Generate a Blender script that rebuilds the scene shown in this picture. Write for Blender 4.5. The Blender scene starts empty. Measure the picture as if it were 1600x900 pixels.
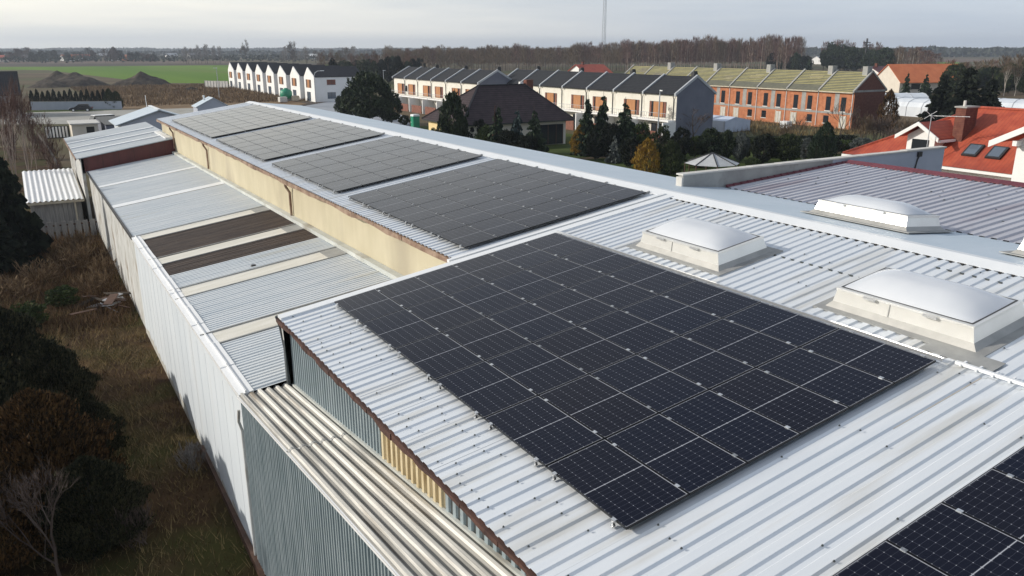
import bpy, math, random
import numpy as np
from mathutils import Vector, Matrix
R = math.radians
scene = bpy.context.scene
col = scene.collection
random.seed(7)
rng = np.random.default_rng(11)

# ------------------------------------------------------------------ camera
# X runs across the hall (towards its ridge), Y along the hall, Z up, ground at 0
CAM = Vector((-5.61, -17.30, 12.4)); PITCH = 16.70; YAW = -31.20; FPX = 1242.4
cd = bpy.data.cameras.new('camera'); cam = bpy.data.objects.new('camera', cd); col.objects.link(cam)
cam.location = CAM; cam.rotation_euler = (R(90-PITCH), 0, R(YAW))
cd.sensor_width = 36; cd.lens = FPX/1600*36; cd.clip_start = .1; cd.clip_end = 20000
scene.camera = cam

# ------------------------------------------------------------------ sky and sun
SUN_EL = 25.0
SUN_DIR = Vector((-math.cos(R(30))*math.cos(R(SUN_EL)), math.sin(R(30))*math.cos(R(SUN_EL)), math.sin(R(SUN_EL))))
w = bpy.data.worlds.new('World'); scene.world = w; w.use_nodes = True
nt = w.node_tree; N = nt.nodes; L = nt.links
for n in list(N): N.remove(n)
out = N.new('ShaderNodeOutputWorld'); bg = N.new('ShaderNodeBackground')
sky = N.new('ShaderNodeTexSky'); sky.sky_type = 'NISHITA'; sky.sun_disc = False
sky.sun_elevation = R(SUN_EL); sky.sun_rotation = math.atan2(SUN_DIR.x, SUN_DIR.y)
sky.altitude = 100; sky.air_density = 1.0; sky.dust_density = 2.5; sky.ozone_density = 1.0
tc = N.new('ShaderNodeTexCoord')
mp = N.new('ShaderNodeMapping'); mp.inputs['Scale'].default_value = (1.3, 1.3, 16)
nz = N.new('ShaderNodeTexNoise'); nz.inputs['Scale'].default_value = 1.6; nz.inputs['Detail'].default_value = 4
L.new(tc.outputs['Generated'], mp.inputs['Vector']); L.new(mp.outputs['Vector'], nz.inputs['Vector'])
# a thin overcast deck: warm and bright on the sun's side, grey blue away from it
dt = N.new('ShaderNodeVectorMath'); dt.operation = 'DOT_PRODUCT'
L.new(tc.outputs['Generated'], dt.inputs[0]); dt.inputs[1].default_value = Vector((-.5, .85, .25)).normalized()
rp = N.new('ShaderNodeValToRGB'); e = rp.color_ramp.elements
e[0].position = .0; e[0].color = (9.8, 10.9, 12.6, 1); e[1].position = .82; e[1].color = (16.6, 16.2, 15.0, 1)
x1 = rp.color_ramp.elements.new(.42); x1.color = (11.8, 12.2, 12.7, 1)
L.new(dt.outputs['Value'], rp.inputs['Fac'])
st = N.new('ShaderNodeValToRGB'); st.color_ramp.elements[0].position = .35; st.color_ramp.elements[0].color = (.80, .84, .90, 1)
st.color_ramp.elements[1].position = .62; st.color_ramp.elements[1].color = (1.06, 1.05, 1.03, 1)
L.new(nz.outputs['Fac'], st.inputs['Fac'])
# the deck is brightest low down and greyer overhead
sz = N.new('ShaderNodeSeparateXYZ'); L.new(tc.outputs['Generated'], sz.inputs[0])
el = N.new('ShaderNodeValToRGB'); el.color_ramp.elements[0].position = .22; el.color_ramp.elements[0].color = (1.10, 1.09, 1.06, 1); el.color_ramp.elements[1].position = .42; el.color_ramp.elements[1].color = (.58, .60, .64, 1)
L.new(sz.outputs[2], el.inputs['Fac'])
m0 = N.new('ShaderNodeMix'); m0.data_type = 'RGBA'; m0.blend_type = 'MULTIPLY'; m0.inputs[0].default_value = 1; m0.clamp_result = False
L.new(st.outputs['Color'], m0.inputs[6]); L.new(el.outputs['Color'], m0.inputs[7])
ml = N.new('ShaderNodeMix'); ml.data_type = 'RGBA'; ml.blend_type = 'MULTIPLY'; ml.inputs[0].default_value = 1; ml.clamp_result = False
L.new(rp.outputs['Color'], ml.inputs[6]); L.new(m0.outputs[2], ml.inputs[7])
mx = N.new('ShaderNodeMix'); mx.data_type = 'RGBA'; mx.inputs[0].default_value = .72; mx.clamp_result = False
L.new(sky.outputs['Color'], mx.inputs[6]); L.new(ml.outputs[2], mx.inputs[7])
L.new(mx.outputs[2], bg.inputs['Color']); bg.inputs['Strength'].default_value = .080
L.new(bg.outputs['Background'], out.inputs['Surface'])

sd = bpy.data.lights.new('sun', 'SUN'); sd.energy = 3.5; sd.angle = R(1.5); sd.color = (1.0, .945, .86)
so = bpy.data.objects.new('sun', sd); col.objects.link(so)
so.rotation_euler = SUN_DIR.to_track_quat('Z', 'Y').to_euler(); so.location = (-40, 20, 40)
vs = scene.view_settings; vs.view_transform = 'Standard'; vs.look = 'None'; vs.exposure = 0.0; vs.gamma = 1; vs.use_curve_mapping = False
scene.render.resolution_x = 1024; scene.render.resolution_y = 576
try: scene.cycles.volume_bounces = 0; scene.cycles.max_bounces = 8
except Exception: pass

# ------------------------------------------------------------------ helpers
def ray(x, y):
    r = Vector((math.cos(R(YAW)), math.sin(R(YAW)), 0)); f0 = Vector((-math.sin(R(YAW)), math.cos(R(YAW)), 0))
    f = f0*math.cos(R(PITCH)) - Vector((0, 0, math.sin(R(PITCH)))); u = f0*math.sin(R(PITCH)) + Vector((0, 0, math.cos(R(PITCH))))
    return f + r*((x-800)/FPX) - u*((y-450)/FPX)
def G(x, y, z=0.0):
    "ground point (or point at height z) seen at photo pixel x, y"
    d = ray(x, y); t = (z-CAM.z)/d.z; p = CAM + d*t; return Vector((p.x, p.y, z))
def HT(x, y, yt, z=0.0):
    p = G(x, y, z); d = ray(x, yt); dist = ((p-CAM).xy).length; return CAM.z + d.z*dist/d.xy.length - z

def tag(o, label=None, cat=None, group=None, kind=None):
    if label: o['label'] = label
    if cat: o['category'] = cat
    if group: o['group'] = group
    if kind: o['kind'] = kind
    return o
def root(name, label, cat, loc=(0, 0, 0), group=None, rz=0.0):
    o = bpy.data.objects.new(name, None); o.empty_display_size = .2; col.objects.link(o)
    o.location = loc; o.rotation_euler = (0, 0, rz); return tag(o, label, cat, group)
def wloc(o):
    p = Vector((0, 0, 0))
    while o is not None: p = p + o.location; o = o.parent
    return p
class MB:
    def __init__(s): s.v = []; s.f = []; s.uv = None
    def quad(s, a, b, c, d):
        n = len(s.v); s.v += [tuple(a), tuple(b), tuple(c), tuple(d)]; s.f.append((n, n+1, n+2, n+3)); return s
    def poly(s, pts):
        n = len(s.v); s.v += [tuple(p) for p in pts]; s.f.append(tuple(range(n, n+len(pts)))); return s
    def box(s, x0, x1, y0, y1, z0, z1):
        return s.hexa([(x0, y0, z0), (x1, y0, z0), (x1, y1, z0), (x0, y1, z0), (x0, y0, z1), (x1, y0, z1), (x1, y1, z1), (x0, y1, z1)])
    def hexa(s, p):
        n = len(s.v); s.v += [tuple(q) for q in p]
        for f in ((3, 2, 1, 0), (4, 5, 6, 7), (0, 1, 5, 4), (1, 2, 6, 5), (2, 3, 7, 6), (3, 0, 4, 7)): s.f.append(tuple(n+i for i in f))
        return s
    def prism(s, pts, d):
        "closed outline pts pushed by vector d"
        n = len(s.v); k = len(pts); d = Vector(d)
        s.v += [tuple(p) for p in pts] + [tuple(Vector(p)+d) for p in pts]
        s.f.append(tuple(range(n+k-1, n-1, -1))); s.f.append(tuple(range(n+k, n+2*k)))
        for i in range(k): j = (i+1) % k; s.f.append((n+i, n+j, n+k+j, n+k+i))
        return s
    def beam(s, p, q, wd, ht, up=(0, 0, 1)):
        p = Vector(p); q = Vector(q); d = (q-p).normalized(); sd_ = d.cross(Vector(up)).normalized()*wd/2; u = sd_.cross(d).normalized()*ht/2
        return s.hexa([p-sd_-u, p+sd_-u, q+sd_-u, q-sd_-u, p-sd_+u, p+sd_+u, q+sd_+u, q-sd_+u])
    def tube(s, pts, rad, n=8, cap=True):
        pts = [Vector(p) for p in pts]; k = len(pts)
        if not hasattr(rad, '__len__'): rad = [rad]*k
        base = len(s.v); prev = None
        for i, p in enumerate(pts):
            d = (pts[min(i+1, k-1)]-pts[max(i-1, 0)]).normalized()
            a = d.orthogonal().normalized() if prev is None else (prev-d*prev.dot(d)).normalized()
            prev = a; b = d.cross(a)
            for j in range(n):
                t = 2*math.pi*j/n; s.v.append(tuple(p+(a*math.cos(t)+b*math.sin(t))*rad[i]))
        for i in range(k-1):
            for j in range(n):
                j2 = (j+1) % n; s.f.append((base+i*n+j, base+i*n+j2, base+(i+1)*n+j2, base+(i+1)*n+j))
        if cap:
            s.f.append(tuple(base+j for j in reversed(range(n)))); s.f.append(tuple(base+(k-1)*n+j for j in range(n)))
        return s
    def lathe(s, c, prof, n=12):
        c = Vector(c); base = len(s.v); k = len(prof)
        for r_, z in prof:
            for j in range(n): t = 2*math.pi*j/n; s.v.append((c.x+r_*math.cos(t), c.y+r_*math.sin(t), c.z+z))
        for i in range(k-1):
            for j in range(n):
                j2 = (j+1) % n; s.f.append((base+i*n+j, base+i*n+j2, base+(i+1)*n+j2, base+(i+1)*n+j))
        s.f.append(tuple(base+j for j in reversed(range(n)))); s.f.append(tuple(base+(k-1)*n+j for j in range(n))); return s
    def ribs(s, p0, along, length, span, up, pitch, h, prof=((0, 0), (.2, 0), (.32, 1), (.82, 1), (.94, 0)), jitter=0.0, seed=1):
        "profiled sheet: waves step along unit 'along', troughs run over vector 'span'"
        rr = random.Random(seed); p0 = Vector(p0); along = Vector(along).normalized(); span = Vector(span); up = Vector(up)
        pts = []; n = int(math.ceil(length/pitch))
        for i in range(n):
            hh = h*(1+rr.uniform(-jitter, jitter))
            for fr, zz in prof:
                t = (i+fr)*pitch
                if t <= length: pts.append((t, zz*hh))
        pts.append((length, 0)); base = len(s.v)
        for t, z in pts:
            a = p0+along*t+up*z; s.v.append(tuple(a)); s.v.append(tuple(a+span))
        for i in range(len(pts)-1):
            s.f.append((base+2*i, base+2*i+1, base+2*i+3, base+2*i+2))
        return s
    def build(s, name, m, parent=None, smooth=False, local=False):
        me = bpy.data.meshes.new(name)
        o0 = Vector((0, 0, 0)) if (local or parent is None) else wloc(parent)
        me.from_pydata([(x-o0.x, y-o0.y, z-o0.z) for x, y, z in s.v], [], s.f)
        if s.uv is not None:
            ul = me.uv_layers.new(name='UVMap'); ul.data.foreach_set('uv', np.array(s.uv, float).ravel())
        me.materials.append(m)
        if smooth: me.polygons.foreach_set('use_smooth', [True]*len(me.polygons))
        me.update()
        o = bpy.data.objects.new(name, me); col.objects.link(o)
        if parent is not None: o.parent = parent
        return o
def npmesh(name, V, nper, m, parent=None, rootloc=None):
    "V: (faces*nper, 3) array, every nper verts one face"
    V = np.asarray(V, dtype=np.float32); me = bpy.data.meshes.new(name); nv = len(V); nf = nv//nper
    if rootloc is not None: V = V-np.array(rootloc, dtype=np.float32)
    me.vertices.add(nv); me.vertices.foreach_set('co', V.ravel())
    me.loops.add(nv); me.loops.foreach_set('vertex_index', np.arange(nv, dtype=np.int32))
    me.polygons.add(nf); me.polygons.foreach_set('loop_start', np.arange(0, nv, nper, dtype=np.int32))
    me.update(calc_edges=True); me.materials.append(m)
    o = bpy.data.objects.new(name, me); col.objects.link(o)
    if parent is not None: o.parent = parent
    return o
def copy_tree(o, parent=None):
    c = o.copy(); col.objects.link(c); c.parent = parent
    for ch in list(o.children): copy_tree(ch, c)
    return c

# ------------------------------------------------------------------ materials
MATS = {}
def M(name, c1, c2=None, scale=3.0, rough=.6, metal=0.0, stretch=(1, 1, 1), bump=0.0, spec=.5, lo=.35, hi=.65, detail=6, c3=None, s3=.5, island=0.0, w3=(.55, .72)):
    m = bpy.data.materials.new(name); m.use_nodes = True; t = m.node_tree; nn = t.nodes; ll = t.links
    b = nn['Principled BSDF']; b.inputs['Roughness'].default_value = rough; b.inputs['Metallic'].default_value = metal
    b.inputs['Specular IOR Level'].default_value = spec
    cc = (*c1, 1)
    if c2 is None: b.inputs['Base Color'].default_value = cc
    else:
        tcn = nn.new('ShaderNodeTexCoord'); mpn = nn.new('ShaderNodeMapping'); mpn.inputs['Scale'].default_value = stretch
        ll.new(tcn.outputs['Object'], mpn.inputs['Vector'])
        z = nn.new('ShaderNodeTexNoise'); z.inputs['Scale'].default_value = scale; z.inputs['Detail'].default_value = detail; z.inputs['Roughness'].default_value = .62
        ll.new(mpn.outputs['Vector'], z.inputs['Vector'])
        r = nn.new('ShaderNodeValToRGB'); r.color_ramp.elements[0].position = lo; r.color_ramp.elements[0].color = cc
        r.color_ramp.elements[1].position = hi; r.color_ramp.elements[1].color = (*c2, 1)
        if island:
            gi = nn.new('ShaderNodeNewGeometry'); ma = nn.new('ShaderNodeMath'); ma.operation = 'MULTIPLY_ADD'; ma.inputs[1].default_value = island; ma.inputs[2].default_value = -island/2
            ll.new(gi.outputs['Random Per Island'], ma.inputs[0]); ad = nn.new('ShaderNodeMath'); ad.operation = 'ADD'
            ll.new(ma.outputs[0], ad.inputs[0]); ll.new(z.outputs['Fac'], ad.inputs[1]); ll.new(ad.outputs[0], r.inputs['Fac'])
        else: ll.new(z.outputs['Fac'], r.inputs['Fac'])
        last = r.outputs['Color']
        if c3 is not None:
            z3 = nn.new('ShaderNodeTexNoise'); z3.inputs['Scale'].default_value = s3; z3.inputs['Detail'].default_value = 5
            ll.new(mpn.outputs['Vector'], z3.inputs['Vector'])
            r3 = nn.new('ShaderNodeValToRGB'); r3.color_ramp.elements[0].position = w3[0]; r3.color_ramp.elements[0].color = (0, 0, 0, 1); r3.color_ramp.elements[1].position = w3[1]; r3.color_ramp.elements[1].color = (1, 1, 1, 1)
            ll.new(z3.outputs['Fac'], r3.inputs['Fac']); mxn = nn.new('ShaderNodeMix'); mxn.data_type = 'RGBA'
            ll.new(r3.outputs['Color'], mxn.inputs[0]); ll.new(last, mxn.inputs[6]); mxn.inputs[7].default_value = (*c3, 1); last = mxn.outputs[2]
        ll.new(last, b.inputs['Base Color'])
        if bump:
            bp = nn.new('ShaderNodeBump'); bp.inputs['Strength'].default_value = bump; bp.inputs['Distance'].default_value = .05
            ll.new(z.outputs['Fac'], bp.inputs['Height']); ll.new(bp.outputs['Normal'], b.inputs['Normal'])
    MATS[name] = m; return m
def course(m, axis, pitch, dark=.6, w=.15):
    "darker joint lines every 'pitch' metres of object axis (tile courses, board gaps)"
    t = m.node_tree; nn = t.nodes; ll = t.links; b = nn['Principled BSDF']
    tcn = nn.new('ShaderNodeTexCoord'); sp = nn.new('ShaderNodeSeparateXYZ'); ll.new(tcn.outputs['Object'], sp.inputs[0])
    dv = nn.new('ShaderNodeMath'); dv.operation = 'DIVIDE'; dv.inputs[1].default_value = pitch; ll.new(sp.outputs[axis], dv.inputs[0])
    fr = nn.new('ShaderNodeMath'); fr.operation = 'FRACT'; ll.new(dv.outputs[0], fr.inputs[0])
    lt = nn.new('ShaderNodeMath'); lt.operation = 'LESS_THAN'; lt.inputs[1].default_value = w; ll.new(fr.outputs[0], lt.inputs[0])
    mxn = nn.new('ShaderNodeMix'); mxn.data_type = 'RGBA'; mxn.blend_type = 'MULTIPLY'; mxn.inputs[7].default_value = (dark, dark, dark, 1)
    ll.new(lt.outputs[0], mxn.inputs[0])
    src = b.inputs['Base Color']
    if src.is_linked: fs = src.links[0].from_socket; ll.new(fs, mxn.inputs[6])
    else: mxn.inputs[6].default_value = src.default_value
    ll.new(mxn.outputs[2], src); return m

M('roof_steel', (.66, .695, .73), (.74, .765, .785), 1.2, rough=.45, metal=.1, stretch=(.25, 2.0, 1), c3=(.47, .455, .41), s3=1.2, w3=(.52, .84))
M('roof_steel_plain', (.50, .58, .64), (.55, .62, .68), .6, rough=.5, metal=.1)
M('ridge_white', (.74, .76, .77), (.80, .81, .81), 1.0, rough=.45)
M('lean_steel', (.58, .62, .64), (.68, .70, .70), 1.0, rough=.45, metal=.1, stretch=(.3, 2, 1), c3=(.55, .52, .42), s3=.6, w3=(.62, .9))
M('translucent', (.62, .59, .50), (.74, .71, .63), 1.2, rough=.45, stretch=(.5, 3, 1), c3=(.42, .39, .32), s3=.8, w3=(.6, .8))
M('brown_sheet', (.045, .03, .024), (.10, .068, .048), 2.0, rough=.6, stretch=(.3, 3, 1))
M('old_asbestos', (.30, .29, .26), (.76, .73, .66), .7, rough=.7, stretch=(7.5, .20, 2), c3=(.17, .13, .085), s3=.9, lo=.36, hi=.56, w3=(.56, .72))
M('galv', (.28, .345, .37), (.40, .465, .49), 2.0, rough=.45, metal=.3, stretch=(1, 1.2, .4))
M('galv_dark', (.05, .06, .065), (.09, .10, .10), 3, rough=.5, metal=.4)
M('cream_sheet', (.46, .36, .20), (.66, .56, .37), 2.2, rough=.55, stretch=(1, 2, .5), c3=(.33, .2, .08), s3=1.8, w3=(.6, .75))
M('beige_render', (.50, .445, .31), (.57, .51, .365), .9, rough=.9, c3=(.42, .37, .27), s3=.35, stretch=(1, 1, .45))
M('white_wall', (.60, .645, .68), (.67, .71, .74), .7, rough=.6, c3=(.50, .51, .50), s3=.7, stretch=(1, 1.6, .25), w3=(.6, .9))
M('dirty_white', (.42, .42, .39), (.60, .60, .58), 1.4, rough=.8, c3=(.24, .19, .14), s3=1.3, stretch=(1, 1, .6))
M('white_cap', (.78, .79, .79), (.84, .84, .83), 2, rough=.4)
M('rust', (.045, .022, .018), (.105, .048, .034), 3.0, rough=.85, c3=(.06, .035, .03), s3=1.2)
M('rust_brown', (.20, .12, .08), (.36, .26, .19), 2.5, rough=.85, c3=(.10, .06, .04), s3=.9)
M('maroon', (.085, .018, .016), (.13, .028, .024), 2.0, rough=.5, stretch=(1, 1, .4))
M('red_trim', (.11, .024, .034), (.17, .038, .052), 2.0, rough=.5)
M('purple_roof', (.45, .445, .48), (.53, .525, .56), 1.0, rough=.45, metal=.1, stretch=(.3, 2, 1), c3=(.36, .32, .35), s3=.7)
M('concrete', (.28, .278, .265), (.39, .385, .365), .9, rough=.9, c3=(.25, .245, .22), s3=1.6, bump=.2)
M('concrete_light', (.52, .50, .46), (.64, .62, .58), 2, rough=.9)
M('blue_grey_render', (.40, .43, .50), (.46, .49, .56), .6, rough=.8)
M('gutter_pale', (.46, .48, .45), (.60, .61, .57), 1.5, rough=.7, c3=(.28, .25, .2), s3=.8, stretch=(1, .6, 1))
M('dark_metal', (.035, .037, .04), (.06, .06, .06), 3, rough=.5, metal=.4)
M('frame_black', (.016, .017, .02), rough=.35, metal=.5)
M('alu', (.78, .79, .80), rough=.28, metal=.75)
M('alu_curb', (.78, .77, .73), (.85, .84, .80), 1.6, rough=.3, metal=.5)
M('alu_white', (.78, .78, .76), rough=.4)
M('lead', (.30, .30, .29), (.40, .40, .38), 2.5, rough=.6, metal=.3)
M('acrylic', (.57, .595, .63), (.63, .65, .68), .8, rough=.16, spec=.6)
M('dark_roof', (.016, .017, .022), (.028, .029, .036), 2.0, rough=.75, spec=.2)
M('anthracite_tile', (.018, .020, .024), (.034, .035, .040), 2.5, rough=.7, spec=.22)
course(MATS['anthracite_tile'], 0, .35, .55, .25)
M('brown_tile', (.034, .022, .025), (.06, .04, .043), 1.5, rough=.7, spec=.25)
course(MATS['brown_tile'], 2, .25, .5, .3)
M('red_tile', (.33, .050, .024), (.44, .088, .040), 1.2, rough=.65, c3=(.19, .030, .021), s3=.4)
course(MATS['red_tile'], 1, .25, .8, .2)
M('orange_tile', (.55, .14, .045), (.66, .20, .07), .3, rough=.7)
M('brick', (.38, .135, .06), (.54, .215, .105), 1.6, rough=.9, c3=(.47, .23, .14), s3=.25, detail=10)
M('brick_dark', (.115, .036, .026), (.19, .075, .05), 3, rough=.9, detail=10)
M('batten', (.50, .44, .14), (.64, .58, .23), 1.5, rough=.8, stretch=(3, .4, 3))
M('membrane', (.10, .10, .075), (.15, .145, .10), 1, rough=.8)
M('house_white', (.80, .79, .76), (.86, .85, .83), .5, rough=.85)
M('house_cream', (.74, .70, .60), (.82, .78, .69), .5, rough=.85, c3=(.6, .57, .48), s3=.4)
M('house_sunlit', (.80, .60, .30), (.86, .68, .38), .6, rough=.85)
M('house_pale', (.62, .56, .47), (.70, .64, .55), .6, rough=.85)
M('house_grey', (.30, .31, .33), (.36, .37, .39), .8, rough=.8)
M('slate_render', (.13, .14, .18), (.17, .18, .22), .5, rough=.8)
M('parapet', (.36, .38, .40), (.46, .48, .50), 1.5, rough=.6)
M('wood_orange', (.36, .15, .055), (.50, .23, .09), 2.0, rough=.55, stretch=(1, 3, .5))
M('wood_red', (.15, .055, .035), (.24, .09, .055), 2.0, rough=.7)
M('wood_dark', (.06, .03, .02), (.11, .055, .035), 2.5, rough=.7)
M('wood_grey', (.22, .215, .21), (.36, .35, .33), 2.0, rough=.9, stretch=(4, 4, .4))
M('wood_pale', (.46, .40, .30), (.60, .54, .42), 2, rough=.8)
M('glass_dark', (.018, .022, .028), rough=.08, spec=.7)
M('glass_sky', (.10, .13, .17), rough=.08, spec=.8)
M('green_plastic', (.015, .22, .12), (.02, .28, .16), 2, rough=.45)
M('white_plastic', (.78, .80, .80), rough=.4)
M('poly_film', (.62, .66, .70), (.74, .77, .80), .5, rough=.35, c3=(.52, .55, .58), s3=.3)
M('tarp_blue', (.44, .50, .62), (.56, .62, .72), .8, rough=.5)
M('black_paint', (.012, .013, .016), rough=.3)
M('rubber', (.015, .015, .015), rough=.8)
M('white_paint', (.8, .8, .8), rough=.3)
M('red_light', (.4, .02, .02), rough=.3)
M('gazebo_roof', (.40, .41, .41), (.50, .51, .51), 2, rough=.5)
course(MATS['old_asbestos'], 0, .205, .45, .44)  # darkens a band along every rib trough of the narrow roof
# plants
M('field_straw', (.12, .08, .05), (.26, .185, .11), .3, rough=.95, island=.6, spec=.1)
M('twig_dark', (.10, .085, .075), (.19, .165, .145), 1.0, rough=.95, island=.4)
M('curb_skirt', (.36, .355, .33), (.46, .45, .42), 2.0, rough=.55, metal=.3)
M('annex_roof', (.36, .40, .43), (.46, .49, .51), 1.0, rough=.5, stretch=(.3, 2, 1))
M('bark', (.055, .042, .034), (.10, .08, .065), 4, rough=.95)
M('bark_pale', (.30, .26, .22), (.46, .42, .37), 2.0, rough=.9, stretch=(1, 1, .4), c3=(.12, .10, .08), s3=2.0)
M('bark_pink', (.28, .21, .17), (.40, .32, .27), 2.0, rough=.9, stretch=(1, 1, .4))
M('twig', (.075, .052, .042), (.13, .095, .078), 1.0, rough=.95, island=.5)
M('twig_red', (.095, .052, .040), (.165, .092, .070), .25, rough=.95, island=.5)
M('twig_brown', (.10, .068, .042), (.17, .12, .075), .25, rough=.95, island=.5)
M('twig_grey', (.17, .155, .145), (.27, .25, .235), 1.0, rough=.95, island=.4)
M('needle', (.012, .024, .013), (.040, .062, .030), 1.0, rough=.75, island=.6, spec=.25)
M('needle_blue', (.022, .036, .036), (.055, .085, .085), 1.0, rough=.7, island=.6, spec=.25)
M('needle_pine', (.012, .024, .011), (.040, .056, .024), 1.0, rough=.7, island=.6, spec=.25)
M('needle_black', (.008, .012, .009), (.021, .027, .016), 1.2, rough=.85, island=.6, spec=.15)
M('thuja', (.018, .028, .010), (.045, .058, .020), 1.2, rough=.8, island=.6, spec=.2)
M('thuja_brown', (.030, .019, .009), (.13, .070, .026), 1.0, rough=.85, island=.6, spec=.15)
M('thuja_gold', (.16, .085, .012), (.32, .20, .03), 1.0, rough=.8, island=.6, spec=.2)
M('shrub_green', (.025, .04, .012), (.06, .085, .025), 1.2, rough=.8, island=.6, spec=.2)
M('shrub_grey', (.07, .08, .075), (.13, .145, .135), 1.2, rough=.8, island=.6, spec=.2)
M('far_wood', (.030, .040, .034), (.062, .068, .056), .02, rough=1, island=.5, spec=.1)
M('dry_grass', (.07, .045, .022), (.26, .19, .09), .9, rough=.95, island=.7, spec=.1)
M('dead_bramble', (.075, .045, .028), (.19, .12, .065), .8, rough=.95, island=.7, spec=.1)
M('needle_fg', (.015, .018, .010), (.060, .056, .028), 1.5, rough=.85, island=.7, spec=.12)
M('splash', (.40, .38, .33), (.55, .54, .50), 3, rough=.8)
M('joint_pale', (.56, .60, .63), rough=.6)
M('gasket', (.06, .06, .06), rough=.6)
M('rust_stain', (.40, .33, .24), (.56, .52, .46), 3, rough=.7, stretch=(.5, 3, 1))
# ground
M('earth', (.085, .066, .042), (.15, .115, .075), .035, rough=1, c3=(.085, .095, .045), s3=.012, detail=10, spec=.1, w3=(.46, .62))
M('yard_soil', (.026, .014, .009), (.10, .062, .032), .75, rough=1, c3=(.05, .048, .016), s3=.3, bump=.5, detail=10, spec=.1, w3=(.46, .62))
M('seam_grey', (.52, .54, .56), rough=.6)
M('wheat_green', (.085, .17, .018), (.13, .22, .030), .02, rough=1, stretch=(1, .12, 1), c3=(.15, .17, .05), s3=.012, spec=.1)
M('ploughed', (.12, .088, .068), (.165, .125, .095), .03, rough=1, stretch=(.15, 1.2, 1), spec=.1)
M('ploughed_dark', (.062, .052, .046), (.095, .078, .066), .03, rough=1, stretch=(.15, 1.2, 1), spec=.1)
M('weeds', (.15, .10, .06), (.26, .185, .11), .16, rough=1, c3=(.13, .085, .045), s3=.05, detail=12, bump=.5, spec=.1)
M('lawn', (.035, .055, .014), (.07, .09, .024), .3, rough=1, detail=10, spec=.1)
M('paving', (.30, .29, .26), (.40, .385, .34), .25, rough=.95, c3=(.26, .24, .2), s3=.15)
M('plaza', (.24, .26, .29), (.33, .35, .38), .2, rough=.9)
M('asphalt', (.05, .05, .052), (.075, .075, .076), .8, rough=.9)
M('heap_soil', (.045, .038, .034), (.11, .09, .07), .5, rough=1, bump=.6, detail=10, spec=.1)
# ================================================================== the industrial hall
SL = .1478; BR = 10.85                     # roof slope, ridge line
def RZ(b): return 6.64 + SL*b              # crest of the roof sheet
def RB(b): return RZ(BR) - .10*(b-BR)      # other slope
A_END, A_JOIN, A_NEAR = 52.0, .5, -36.0
upn = Vector((-SL, 0, 1)).normalized()
hall = root('industrial_hall', 'long pale steel roofed hall carrying the solar arrays and skylights', 'hall', (5, 0, 0))
def roof_ribs(a_hi, a_lo, b0, b1, dz, pitch, h, seed, jit=.12):
    mb = MB(); z0 = RZ(b0)+dz-h
    mb.ribs((b0, a_hi, z0), (0, -1, 0), a_hi-a_lo, (b1-b0, 0, SL*(b1-b0)), upn, pitch, h, jitter=jit, seed=seed); return mb
mb = roof_ribs(A_JOIN-.12, A_NEAR, -1.2, 6.52, 0, .25, .031, 1); mb.build('roof_sheet', MATS['roof_steel'], hall)
mb = roof_ribs(A_JOIN-.12, A_NEAR, 6.44, 10.62, .008, .25, .031, 2); mb.build('roof_sheet', MATS['roof_steel'], hall)
mb = roof_ribs(A_END, A_JOIN+.12, 3.52, 10.62, 0, .25, .036, 3); mb.build('roof_sheet', MATS['roof_steel'], hall)
# back slope, very flat ribs
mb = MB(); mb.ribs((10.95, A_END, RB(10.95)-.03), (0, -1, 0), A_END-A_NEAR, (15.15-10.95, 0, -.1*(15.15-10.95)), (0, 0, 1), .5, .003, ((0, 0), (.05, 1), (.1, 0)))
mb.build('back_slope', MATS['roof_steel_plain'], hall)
# ridge capping: near part broad with rib closures, far part narrow
mb = MB(); rz = RZ(BR)+.05
mb.prism([(10.48, A_NEAR, RZ(10.48)+.012), (10.85, A_NEAR, rz), (11.25, A_NEAR, RB(11.25)+.03), (11.25, A_NEAR, RB(11.25)+.01), (10.85, A_NEAR, rz-.03), (10.48, A_NEAR, RZ(10.48)+.003)], (0, A_END-A_NEAR, 0))
mb.build('ridge_cap', MATS['ridge_white'], hall)
mb = MB(); y = A_JOIN-.25
while y > -30:                               # open rib mouths under the capping
    mb.box(10.43, 10.475, y-.13, y, RZ(10.45)-.03, RZ(10.45)+.012); y -= .25
mb.build('rib_closure', MATS['rubber'], hall)
y = 1.2
while y < 51:
    MB().beam((10.3, y, RZ(10.3)+.01), (10.52, y, RZ(10.52)+.035), .05, .05).build('ridge_bracket', MATS['lead'], hall); y += 2.1
# gable flashing where the wide near part meets the narrow far part
for y0, y1, h0 in ((A_JOIN-.30, A_JOIN-.02, .035), (A_JOIN+.04, A_JOIN+.17, .055)):
    mb = MB(); b0 = -1.2 if y0 < A_JOIN else 3.3
    mb.hexa([(b0, y0, RZ(b0)-.02), (10.6, y0, RZ(10.6)-.02), (10.6, y1, RZ(10.6)-.02), (b0, y1, RZ(b0)-.02), (b0, y0, RZ(b0)+h0), (10.6, y0, RZ(10.6)+h0), (10.6, y1, RZ(10.6)+h0), (b0, y1, RZ(b0)+h0)])
    mb.build('gable_flashing', MATS['ridge_white'], hall)
mb = MB(); mb.prism([(-1.15, A_JOIN+.0, RZ(-1.15)-.09), (3.80, A_JOIN, RZ(3.8)-.09), (3.80, A_JOIN, 3.0), (-1.15+.2, A_JOIN, 3.0)], (0, -.1, 0)); mb.build('gable_wall', MATS['dirty_white'], hall)
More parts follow.
